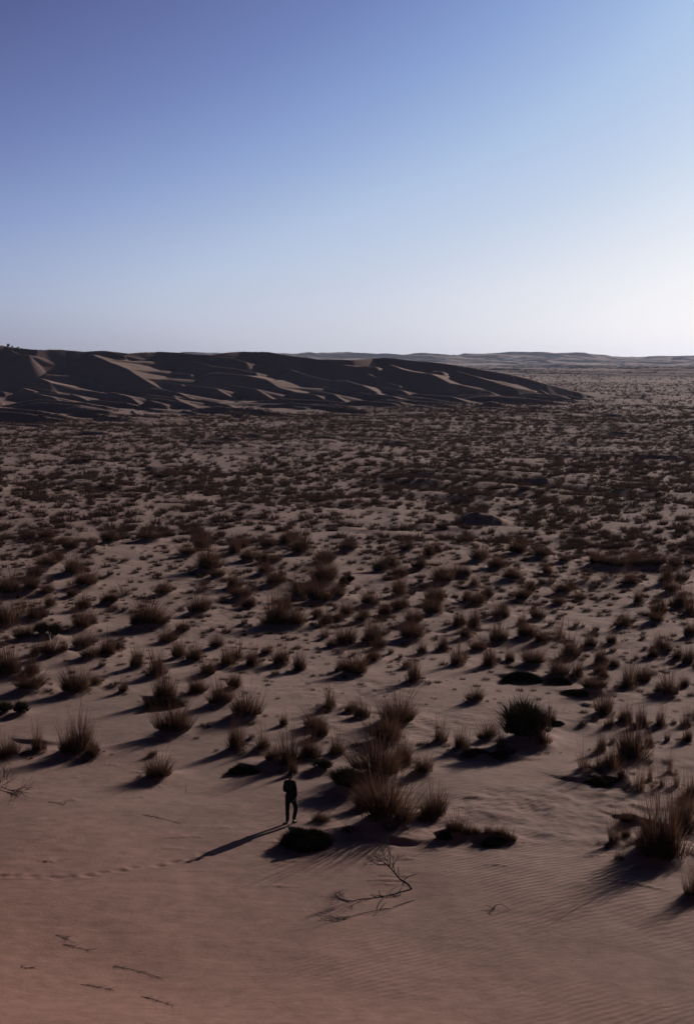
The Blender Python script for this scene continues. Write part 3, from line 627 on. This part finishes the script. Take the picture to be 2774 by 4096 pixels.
def shrub_mesh(seed):
    g = np.random.default_rng(seed); VV = []; TT = []; o = 0
    for k in range(30):          # clumps of fine twigs carried on limbs
        a = g.random() * 6.28; el = g.uniform(.15, 1.0); rr = g.uniform(.05, .42); z0 = (1 - rr) * g.uniform(.15, .62)
        v, t = blades(56, .38, .22, .25, .72, .0095, seed * 90 + k, segs=2, rbase=.09)
        v[:, 0] += rr * math.cos(a); v[:, 1] += rr * math.sin(a); v[:, 2] += z0
        VV.append(v); TT.append(t + o); o += len(v)
    v, t = blades(160, .5, .2, .3, .9, .012, seed * 90 + 77, segs=3, rbase=.12); VV.append(v); TT.append(t + o)
    V = np.concatenate(VV); Tt = np.concatenate(TT); q = np.percentile(np.abs(V[:, :2]), 96); V[:, :2] *= .5 / q; V[:, 2] /= V[:, 2].max() * .97
    return V, Tt
def limb_tubes(paths, sides=6):
    V = []; F = []
    for pts in paths:
        base = len(V)
        for k, (p, r) in enumerate(pts):
            p = Vector(p); d = (Vector(pts[min(k + 1, len(pts) - 1)][0]) - Vector(pts[max(k - 1, 0)][0])).normalized()
            u = d.cross(Vector((0.3, 0.2, 1))).normalized() if abs(d.z) < .95 else d.cross(Vector((1, 0, 0))).normalized(); w = d.cross(u)
            for s in range(sides):
                a = 2 * math.pi * s / sides; V.append(p + (u * math.cos(a) + w * math.sin(a)) * r)
        for k in range(len(pts) - 1):
            for s in range(sides):
                F.append((base + k * sides + s, base + k * sides + (s + 1) % sides, base + (k + 1) * sides + (s + 1) % sides, base + (k + 1) * sides + s))
        F.append(tuple(base + s for s in range(sides))[::-1]); F.append(tuple(base + (len(pts) - 1) * sides + s for s in range(sides)))
    return V, F
def pymesh(name, V, F, mats, smooth=True):
    me = bpy.data.meshes.new(name); me.from_pydata([tuple(v) for v in V], [], F); me.update()
    for m in mats: me.materials.append(m)
    if smooth: me.polygons.foreach_set('use_smooth', [True] * len(me.polygons))
    return me
SHR = [mesh_np('foliage', *[shrub_mesh(s)[0]], tris=shrub_mesh(s)[1], mats=[M_shrub]) for s in (3, 5)]
def shrub_limbs(seed):
    g = random.Random(seed); paths = []
    for k in range(7):
        a = g.uniform(0, 6.28); p = Vector((0, 0, -.03)); pts = [(p.copy(), .022)]; d = Vector((math.cos(a) * .5, math.sin(a) * .5, .9)).normalized()
        for j in range(4):
            p = p + d * .16; d = (d + Vector((g.uniform(-.3, .3), g.uniform(-.3, .3), g.uniform(-.1, .25)))).normalized(); pts.append((p.copy(), .022 * (1 - (j + 1) / 5)))
        paths.append(pts)
    return limb_tubes(paths)
def shade_mat_mesh(seed, n=5200):
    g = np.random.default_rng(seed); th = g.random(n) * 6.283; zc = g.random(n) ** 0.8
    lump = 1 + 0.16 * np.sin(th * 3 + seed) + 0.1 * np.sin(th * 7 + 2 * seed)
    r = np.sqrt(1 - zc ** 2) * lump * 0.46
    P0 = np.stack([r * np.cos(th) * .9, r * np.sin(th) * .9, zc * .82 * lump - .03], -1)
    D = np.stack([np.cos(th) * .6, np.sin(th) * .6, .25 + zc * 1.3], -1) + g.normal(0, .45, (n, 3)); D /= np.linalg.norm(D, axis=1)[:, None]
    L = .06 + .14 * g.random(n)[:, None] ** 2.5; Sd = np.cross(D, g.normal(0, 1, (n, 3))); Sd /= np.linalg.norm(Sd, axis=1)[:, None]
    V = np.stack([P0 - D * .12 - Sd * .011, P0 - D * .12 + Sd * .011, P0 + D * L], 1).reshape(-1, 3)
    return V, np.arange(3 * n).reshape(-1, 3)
SHADE_MATM = [mesh_np('shade_mat', *shade_mat_mesh(s_)[:1], tris=shade_mat_mesh(s_)[1], mats=[M_shrub]) for s_ in (2, 6, 9)]
LIMB = [pymesh('stem', *shrub_limbs(s), [M_wood]) for s in (1, 2)]

# the 300 plants that show largest are things of their own
plants.sort(key=lambda p: -(p['h'] * p['w'] + (1e6 if p['kind'] != 'tussock' or p['lab'] else 0)))
solo = plants[:300]; rest = plants[300:]
def words(p):
    ratio = p['h'] / p['w']; big = math.sqrt(p['h'] * p['w'])
    size = 'large' if big > 62 else 'medium' if big > 44 else 'small' if big > 30 else 'tiny'
    form = 'tall narrow' if ratio > 1.45 else 'upright' if ratio > 1.05 else 'rounded' if ratio > .72 else 'low spreading'
    return size, form
def place_word(x, y):
    ones = 'zero one two three four five six seven eight nine ten eleven twelve thirteen fourteen fifteen sixteen seventeen eighteen nineteen'.split()
    tens = 'x x twenty thirty forty fifty sixty seventy eighty ninety'.split()
    f = lambda n: ones[n] if n < 20 else tens[n // 10] + ('-' + ones[n % 10] if n % 10 else '')
    return '%s percent across and %s percent down the photo' % (f(max(0, min(99, round(100 * x / 2774)))), f(round(100 * y / 4096)))
used = {}
for i, p in enumerate(solo):
    z = gz(p['x'], p['y']) - 0.04
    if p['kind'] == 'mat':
        o = link('shade_mat', SHADE_MATM[i % 3], loc=(p['x'], p['y'] + p['W'] * .22, z)); o.rotation_euler = (0, 0, random.uniform(-.3, .3)); o.scale = (p['W'] * 1.05, p['W'] * .62, p['H'] * .95)
        tag(o, p['lab'], 'brush', 'dark mats standing in for shade on the sand hummocks'); continue
    if p['kind'] == 'shrub':
        e = link('dark_bush', None, loc=(p['x'], p['y'], z)); f = link('foliage', SHR[i % 2], e); s = link('stem', LIMB[i % 2], e)
        e.rotation_euler = (0, 0, random.uniform(0, 6.28)); e.scale = (p['W'], p['W'], p['H'])
        tag(e, p['lab'], 'bush', 'dark bushes among the grass'); continue
    ratio = p['H'] / p['W']
    kind = 'upright' if ratio > 1.25 else 'fan' if ratio > .85 else 'dome'
    if ratio > 2.2: kind = 'sparse'
    if random.random() < .1 and not p['lab']: kind = 'sparse'
    o = link('grass_tussock', PROTO[(kind, random.randrange(6))], loc=(p['x'], p['y'], z))
    o.rotation_euler = (random.uniform(-.07, .07), random.uniform(-.07, .07), random.uniform(0, 6.28)); kx = random.uniform(.92, 1.3); o.scale = (p['W'] * kx * 1.12, p['W'] * 1.2, p['H'] * random.uniform(.9, 1.05))
    lab = p['lab']
    if not lab:
        size, form = words(p); px, py = p['px'], p['py'] - p['h'] / 2
        lab = '%s %s grass tussock, %s' % (size, form, place_word(px, py))
        k = 0
        while lab in used: k += 1; lab = '%s %s %s, %s' % (size, form, ['grass tuft', 'brown tussock', 'dark tuft'][k % 3], place_word(px, py))
    used[lab] = 1
    tag(o, lab, 'grass tussock', 'grass tussocks growing on the desert flat')
    if p['h'] > 62 or (p['lab'] and p['h'] > 50):
        link('stalks', random.choice(STALK), o)

# everything else that grows on the flat: one mass
lod = []
for (n, segs, wd) in ((150, 2, .013), (70, 2, .02), (30, 1, .036), (12, 1, .08)):
    row = []
    for v in range(4):
        V, Tt = blades(n, [.45, .2, .65, .3][v], .18, .45, 1.0, wd, 900 + v + n, segs=segs, rbase=.24)
        q = np.percentile(np.abs(V[:, :2]), 93); V[:, :2] *= .5 / q; row.append((V, Tt))
    lod.append(row)
ax = np.concatenate([fx, [p['x'] for p in rest]]); ay = np.concatenate([fy, [p['y'] for p in rest]]); ar = np.hypot(ax, ay)
ah = np.concatenate([fs, [p['H'] for p in rest]])
aw = np.concatenate([fs * rng.uniform(.65, 1.35, len(fs)), [p['W'] for p in rest]])
azz = ground_z(ax, ay) - 0.05
VV = []; TT = []; o = 0
lv = np.where(ar < 140, 0, np.where(ar < 250, 1, np.where(ar < 500, 2, 3)))
var = rng.integers(0, 4, len(ax)); rot = rng.uniform(0, 6.28, len(ax))
for l in range(4):
    for v in range(4):
        sel = np.nonzero((lv == l) & (var == v))[0]
        if not len(sel): continue
        V, Tt = lod[l][v]
        c, s = np.cos(rot[sel])[:, None], np.sin(rot[sel])[:, None]; w = aw[sel][:, None]; h = ah[sel][:, None]
        xx = (V[None, :, 0] * c - V[None, :, 1] * s) * w + ax[sel][:, None]; yy = (V[None, :, 0] * s + V[None, :, 1] * c) * w + ay[sel][:, None]
        z2 = V[None, :, 2] * h + azz[sel][:, None]
        VV.append(np.stack([xx, yy, z2], -1).reshape(-1, 3)); TT.append((Tt[None] + (np.arange(len(sel)) * len(V))[:, None, None]).reshape(-1, 3) + o); o += len(V) * len(sel)
me = mesh_np('scrub', np.concatenate(VV), tris=np.concatenate(TT), mats=[M_scrub])
tag(link('desert_scrub', me), 'countless small dark grass tufts and scrub covering the distant flat', 'scrub', kind='stuff')

# ------------------------------------------------------------------ dead wood
def twigs(paths, p, d, r, ln, depth, g, droop=0.0, nb=3):
    pts = [(p.copy(), r)]; n = 5
    for k in range(n):
        p = p + d * ln / n; d = (d + Vector((g.uniform(-.35, .35), g.uniform(-.35, .35), g.uniform(-.25, .25) - droop))).normalized(); rr = r * (1 - .6 * (k + 1) / n); pts.append((p.copy(), rr))
        if depth > 0 and k >= 1:
            for _ in range(nb if k > 2 else 1):
                dd = (d + Vector((g.uniform(-1, 1), g.uniform(-1, 1), g.uniform(-.5, .8))) * .75).normalized()
                twigs(paths, p.copy(), dd, rr * .62, ln * g.uniform(.45, .7), depth - 1, g, droop, nb)
    paths.append(pts)
def to3(px, py, up):
    """a point seen at a pixel, a given height above the sand"""
    g = on_ground(px, py); d = g[1]
    for _ in range(8):
        r = px_ray(px, py); k = -r.z / r.y; zg = gz(r.x / r.y * d, d); d = (CAM_H - zg - up) / k
    r = px_ray(px, py); return Vector((r.x / r.y * d, d, CAM_H + r.z / r.y * d))
def finish_wood(name, paths, base, label, cat='branch', group=None, mat=None, sides=5):
    V, F = limb_tubes(paths, sides); V = [v - base for v in V]
    o = link(name, pymesh(name, V, F, [mat or M_wood]), loc=base); tag(o, label, cat, group); return o
g = random.Random(4)
GP = lambda x, y: (925 + x * .5877, 3000 + y * .5877)
# leaning dead shrub
b = to3(*GP(1230, 958), -0.04); trunk = [(b, .036), (to3(*GP(1205, 915), .12), .042), (to3(*GP(1175, 895), .22), .038), (to3(*GP(1145, 878), .3), .034), (to3(*GP(1110, 835), .45), .03), (to3(*GP(1078, 800), .55), .026), (to3(*GP(1050, 775), .66), .018)]
lean = [trunk]
for i, (cx_, cy_, up) in enumerate([(1110, 835, .45), (1090, 812, .5), (1078, 800, .55), (1060, 785, .6), (1050, 775, .66), (1050, 775, .66), (1078, 800, .55)]):
    tgt = [(1095, 720, .9), (1120, 745, .8), (1040, 700, .95), (990, 740, .7), (960, 800, .5), (1000, 700, .8), (1075, 700, 1.0)][i]
    p0 = to3(*GP(cx_, cy_), up); p1 = to3(*GP(tgt[0], tgt[1]), tgt[2]); twigs(lean, p0, (p1 - p0).normalized(), .017, (p1 - p0).length * 1.15, 2, g, 0, 3)
for q in ([(1145, 878, .3), (1135, 830, .45), (1133, 795, .6)], [(1165, 890, .22), (1205, 860, .3), (1265, 842, .36)], [(1175, 900, .2), (1150, 950, .12), (1125, 985, .03)], [(1170, 905, .2), (1090, 950, .15), (1040, 1000, .1), (1000, 1060, .04), (988, 1090, .0)]):
    lean.append([(to3(*GP(a_, b_), c_), .016 - .003 * k) for k, (a_, b_, c_) in enumerate(q)])
finish_wood('dead_shrub', lean, b, 'bare dead shrub leaning left with a tangle of fine twigs, nearest the camera', 'dead shrub')
b = to3(*GP(1245, 1015), .02)
lie = [[(b, .022), (to3(*GP(1180, 1040), .03), .015), (to3(*GP(1080, 1075), .03), .015), (to3(*GP(1000, 1090), .03), .014), (to3(*GP(900, 1108), .03), .012), (to3(*GP(820, 1130), .03), .01), (to3(*GP(760, 1150), .03), .007)],
       [(to3(*GP(1010, 1088), .05), .016), (to3(*GP(1020, 1070), .12), .012), (to3(*GP(1052, 1035), .26), .007)], [(to3(*GP(1100, 1070), .05), .012), (to3(*GP(1060, 1078), .1), .008), (to3(*GP(1015, 1078), .14), .005)]]
for k in range(9):
    p0 = to3(*GP(820 - 22 * (k % 4), 1130 + 6 * (k % 4)), .05); p1 = to3(*GP(560 + 30 * g.random(), 1130 + 60 * g.random()), .03); twigs(lie, p0, (p1 - p0).normalized(), .008, g.uniform(.4, 1.0), 1, g, 0, 2)
finish_wood('dead_branch', lie, b, 'long thin dead branch lying flat below the leaning dead shrub', group='dead branches lying on the sand')
b = to3(*GP(1160, 970), .03)
finish_wood('dead_branch', [[(b, .014), (to3(*GP(1150, 985), .03), .013), (to3(*GP(1080, 995), .03), .013), (to3(*GP(1000, 992), .03), .012), (to3(*GP(950, 978), .02), .007)], [(to3(*GP(1010, 990), .03), .012), (to3(*GP(1003, 958), .14), .01)]], b, 'short crooked dead branch under the trunk of the leaning dead shrub', group='dead branches lying on the sand')
HP = lambda x, y: (1850 + x * .587, 3100 + y * .587)
b = to3(*HP(205, 915), .0)
st = [[(b, .014), (to3(*HP(225, 885), .14), .011), (to3(*HP(262, 878), .18), .008), (to3(*HP(320, 918), .02), .005)], [(b, .012), (to3(*HP(190, 900), .05), .009), (to3(*HP(150, 885), .1), .005)], [(b, .012), (to3(*HP(212, 885), .12), .007)], [(b, .01), (to3(*HP(225, 910), .04), .006), (to3(*HP(180, 888), .1), .004)]]
finish_wood('dead_branch', st, b, 'small arched dead twig lying alone on open sand at lower right', group='dead branches lying on the sand')
# twiggy dead scrub at the left edge
b = to3(-20, 3150, 0); lf = []
for k in range(15):
    p0 = to3(g.uniform(-60, 25), g.uniform(3110, 3160), .02); dd = Vector((g.uniform(-.3, .6), g.uniform(-.2, .4), g.uniform(.3, 1.1))).normalized(); twigs(lf, p0, dd, .013, g.uniform(.35, .75), 2, g, .02, 2)
finish_wood('dead_shrub', lf, b, 'leafless twiggy shrub cut off by the left edge of the photo', 'dead shrub', sides=4)
b = to3(20, 3150, .03); lf = []
for k in range(10):
    a_ = to3(10 + 5 * k, 3150 + 2 * k, .05); c_ = to3(105 + g.uniform(-20, 35), 3170 + g.uniform(-14, 22), .03); twigs(lf, a_, (c_ - a_).normalized(), .011, (c_ - a_).length, 1, g, 0.02, 2)
finish_wood('dead_branch', lf, b, 'tangle of dead branches lying on sand at the left edge', group='dead branches lying on the sand', sides=4)
AP = lambda x, y: (x * .5877, 3100 + y * .5877)
for pts, lab in [([(970, 268), (1040, 282), (1120, 300), (1190, 318), (1225, 328)], 'thin fallen stick on sand right of the round lone tussock'), ([(330, 182), (400, 190), (440, 205), (455, 178)], 'small stick with upturned end right of the left edge tangle'),
                 ([(770, 1300), (900, 1322), (990, 1345), (1100, 1385)], 'long thin wisp of litter, upper one at the lower left'), ([(550, 1425), (620, 1432), (700, 1450), (755, 1460)], 'short dark wisp of litter at the lower left, middle one'),
                 ([(960, 1505), (1040, 1525), (1110, 1545), (1180, 1570)], 'dark wisp of litter nearest the bottom edge at left'), ([(430, 1150), (520, 1172), (600, 1190)], 'faint wisp of litter high on the lower left sand'), ([(380, 1087), (430, 1102), (465, 1115)], 'shortest faint wisp of litter, topmost on the lower left sand'),
                 ([(152, 1290), (157, 1308), (185, 1312), (210, 1312)], 'tiny hooked twig alone near the lower left edge')]:
    P = [to3(*AP(a_, c_), .012) for a_, c_ in pts]; paths = [[(q, .007 - .001 * k) for k, q in enumerate(P)]]
    for k in range(16):
        i0 = g.randrange(len(P) - 1); q = P[i0].lerp(P[i0 + 1], g.random()); dd = ((P[i0 + 1] - P[i0]).normalized() + Vector((g.uniform(-.5, .5), g.uniform(-.5, .5), g.uniform(-.05, .3)))).normalized()
        paths.append([(q, .0035), (q + dd * g.uniform(.08, .35), .002)])
    finish_wood('dead_twig', paths, P[0], lab, 'twig', 'twigs and litter on the sand', sides=4)
# pale stick in the left mid distance bush
b = to3(203, 2566, 0); finish_wood('bleached_stick', [[(b, .03), (to3(200, 2548, .35), .028), (to3(204, 2530, .75), .02)], [(to3(200, 2548, .35), .015), (to3(196, 2538, .55), .01)]], b, 'pale bare stick standing between two dark bushes on the left', 'stick', mat=M_bone)
# little dark plants on the crest of the big ridge, far left
for i, (px, top, lab) in enumerate([(34, 24, 'tallest tiny bush on the skyline of the big dune, far left'), (50, 12, 'small tuft right beside the tallest bush on the dune skyline'), (75, 12, 'rightmost tiny bush on the dune skyline')]):
    x0, d0, z0 = px_at(px, 1390, 556); ys = np.linspace(690, 730, 90); k = int(np.argmax(ground_z(x0 * ys / 556, ys) )); yy = ys[k]
    e = link('dark_bush', None, loc=(x0 * yy / 556, yy, gz(x0 * yy / 556, yy) - .1)); link('foliage', SHR[i % 2], e); link('stem', LIMB[i % 2], e)
    hgt = 0.6 * top / FPX * yy; e.scale = (hgt * .7, hgt * .7, hgt); tag(e, lab, 'bush', 'dark bushes among the grass')

# ------------------------------------------------------------------ the man
MAN_PX = (1160, 3292)
gx, gy = on_ground(*MAN_PX); gzz = gz(gx, gy)
def skinned(name, verts, edges, radii, mat, parent=None, sub=2, root=0):
    me = bpy.data.meshes.new(name); me.from_pydata(verts, edges, []); o = bpy.data.objects.new(name + '_tmp', me); C.objects.link(o)
    sk = o.modifiers.new('skin', 'SKIN'); sk.use_smooth_shade = True
    for v, r in zip(me.skin_vertices[0].data, radii): v.radius = (r, r) if not isinstance(r, tuple) else r
    for v in me.skin_vertices[0].data: v.use_root = False
    me.skin_vertices[0].data[root].use_root = True
    ss = o.modifiers.new('sub', 'SUBSURF'); ss.levels = sub; ss.render_levels = sub
    dg = bpy.context.evaluated_depsgraph_get(); m2 = bpy.data.meshes.new_from_object(o.evaluated_get(dg)); m2.name = name
    bpy.data.objects.remove(o); m2.materials.clear(); m2.materials.append(mat)
    return link(name, m2, parent)
man = link('person', None, loc=(gx, gy, gzz - 0.015))
tag(man, 'man in dark jacket and trousers standing with his back turned on a sand mound', 'person')
# skeleton: x right, y away from the camera, z up; he looks away and to the right
J = dict(pelvis=(0.015, 0, .93), waist=(.01, 0, 1.06), chest=(-.005, .0, 1.27), neck=(.005, .0, 1.475), head=(.022, .02, 1.56), top=(.03, .03, 1.685), nose=(.055, .115, 1.605),
         ls=(-.165, .0, 1.40), le=(-.205, .0, 1.13), lw=(-.10, .2, 1.05), rs=(.16, .0, 1.39), re=(.195, -.01, 1.11), rw=(.205, .04, .875),
         lh=(-.085, .0, .89), lk=(-.095, .02, .49), la=(-.095, .0, .09), lt=(-.13, .16, .035), rh=(.10, 0, .89), rk=(.205, .09, .50), ra=(.115, -.06, .115), rt=(.235, .05, .03))
def build(name, keys, edges, rad, mat, parent, root, sub=2):
    return skinned(name, [J[k] for k in keys], [(keys.index(a), keys.index(b_)) for a, b_ in edges], rad, mat, parent, sub, keys.index(root))
# body with hands: one continuous surface
hand_v = {}; keys = ['pelvis', 'waist', 'chest', 'neck', 'head', 'top', 'nose', 'ls', 'le', 'lw', 'rs', 're', 'rw', 'lh', 'lk', 'la', 'lt', 'rh', 'rk', 'ra', 'rt']
edges = [('pelvis', 'waist'), ('waist', 'chest'), ('chest', 'neck'), ('neck', 'head'), ('head', 'top'), ('head', 'nose'), ('chest', 'ls'), ('ls', 'le'), ('le', 'lw'), ('chest', 'rs'), ('rs', 're'), ('re', 'rw'), ('pelvis', 'lh'), ('lh', 'lk'), ('lk', 'la'), ('la', 'lt'), ('pelvis', 'rh'), ('rh', 'rk'), ('rk', 'ra'), ('ra', 'rt')]
rad_ = [.12, .11, .13, .052, (.075, .088), (.062, .07), .017, .05, .038, .026, .05, .038, .026, .08, .055, .036, .025, .08, .055, .036, .025]
def add_hand(side, wrist, d, palmn):
    w = Vector(J[wrist]); d = Vector(d).normalized(); n = Vector(palmn).normalized(); s = d.cross(n).normalized() * (1 if side == 'l' else -1)
    J[side + 'p'] = tuple(w + d * .055); keys.append(side + 'p'); rad_.append((.030, .018)); edges.append((wrist, side + 'p'))
    J[side + 'q'] = tuple(w + d * .085); keys.append(side + 'q'); rad_.append((.032, .015)); edges.append((side + 'p', side + 'q'))
    for f, (o_, l_) in enumerate([(-.030, .075), (-.010, .085), (.011, .078), (.030, .062)]):
        a = Vector(J[side + 'q']) + s * o_ + d * .01; b2 = a + d * l_ * .5 + n * .008; c = b2 + (d * .7 + n * .7).normalized() * l_ * .5
        for t_, (pt, rr) in enumerate([(a, .0095), (b2, .0085), (c, .0070)]):
            k_ = side + 'f%d%d' % (f, t_); J[k_] = tuple(pt); keys.append(k_); rad_.append(rr); edges.append((side + 'q' if t_ == 0 else side + 'f%d%d' % (f, t_ - 1), k_))
    a = w + d * .03 - s * .03; b2 = a - s * .022 + d * .03; c = b2 + d * .03 + n * .012
    for t_, (pt, rr) in enumerate([(a, .012), (b2, .0105), (c, .008)]):
        k_ = side + 'th%d' % t_; J[k_] = tuple(pt); keys.append(k_); rad_.append(rr); edges.append((side + 'p' if t_ == 0 else side + 'th%d' % (t_ - 1), k_))
add_hand('l', 'lw', (.6, .7, -.2), (.4, -.3, -.8)); add_hand('r', 'rw', (.1, .25, -1), (-.8, .4, .1))
body = build('body', keys, edges, rad_, M_skin, man, 'pelvis', 2)
# jacket
J.update(hem=(.02, 0, .84), jc=(-.005, 0, 1.22), cl=(.006, 0, 1.505), lws=(-.12, .15, 1.065), rws=(.205, .02, .885), sh=(-.003, 0, 1.36))
jk = ['hem', 'pelvis', 'waist', 'jc', 'sh', 'cl', 'ls', 'le', 'lws', 'rs', 're', 'rws']
build('jacket', jk, [('hem', 'pelvis'), ('pelvis', 'waist'), ('waist', 'jc'), ('jc', 'sh'), ('sh', 'cl'), ('sh', 'ls'), ('ls', 'le'), ('le', 'lws'), ('sh', 'rs'), ('rs', 're'), ('re', 'rws')],
      [(.185, .135), (.19, .14), (.185, .14), (.195, .145), (.15, .12), (.072, .076), .08, .068, .055, .08, .072, .06], M_cloth, man, 'pelvis')
J.update(lcuff=(-.095, .0, .06), rcuff=(.125, -.045, .125))
build('trousers', ['pelvis', 'lh', 'lk', 'lcuff', 'rh', 'rk', 'rcuff'], [('pelvis', 'lh'), ('lh', 'lk'), ('lk', 'lcuff'), ('pelvis', 'rh'), ('rh', 'rk'), ('rk', 'rcuff')],
      [(.15, .12), .105, .082, .074, .105, .085, .070], M_cloth2, man, 'pelvis')
J.update(h0=(.012, -.02, 1.575), h1=(.028, .01, 1.66), h2=(.03, .045, 1.70))
build('hair', ['h0', 'h1', 'h2'], [('h0', 'h1'), ('h1', 'h2')], [(.075, .08), (.088, .094), (.05, .055)], M_hair, man, 'h1')
for s_, (a, t_) in enumerate([('la', 'lt'), ('ra', 'rt')]):
    A, Tp = Vector(J[a]), Vector(J[t_]); A = Vector((A.x, A.y, A.z - .035)); hl = A + (A - Tp).normalized() * .05; hl.z = A.z - .01
    sh = skinned('shoe', [tuple(hl), tuple(A.lerp(Tp, .5)), tuple(Tp)], [(0, 1), (1, 2)], [(.05, .045), (.05, .042), (.042, .03)], M_shoe, man, 2, 1)
    lo = Vector((0, 0, -.036))
    skinned('sole', [tuple(hl + lo), tuple(A.lerp(Tp, .5) + lo), tuple(Tp + lo * .6)], [(0, 1), (1, 2)], [(.053, .014), (.056, .014), (.046, .014)], M_sole, sh, 2, 1)
man.rotation_euler = (0, 0, R(-4)); man.scale = (0.99, 1.0, 1.06)

# ------------------------------------------------------------------ air
Vh = [(sx_ * 12500, sy_ * 12500, z_) for z_ in (-12.0, 130.0) for sx_, sy_ in ((-1, -1), (1, -1), (1, 1), (-1, 1))]
Fh = [(3, 2, 1, 0), (4, 5, 6, 7), (0, 1, 5, 4), (1, 2, 6, 5), (2, 3, 7, 6), (3, 0, 4, 7)]
mh, th_ = new_mat('haze'); oh = N(th_, 'ShaderNodeOutputMaterial'); pv = N(th_, 'ShaderNodeVolumePrincipled')
pv.inputs['Color'].default_value = (0.62, 0.74, 1.0, 1); pv.inputs['Density'].default_value = 3.0e-5; pv.inputs['Anisotropy'].default_value = 0.3
th_.links.new(pv.outputs[0], oh.inputs['Volume'])
tag(link('haze', pymesh('haze', Vh, Fh, [mh], False)), 'thin blue haze over the far flat', 'haze', kind='stuff')
print('ZMIN', Z.min(), 'ZMAX', Z.max(), 'plants', len(plants), 'scrub', len(ax), 'tris', o)
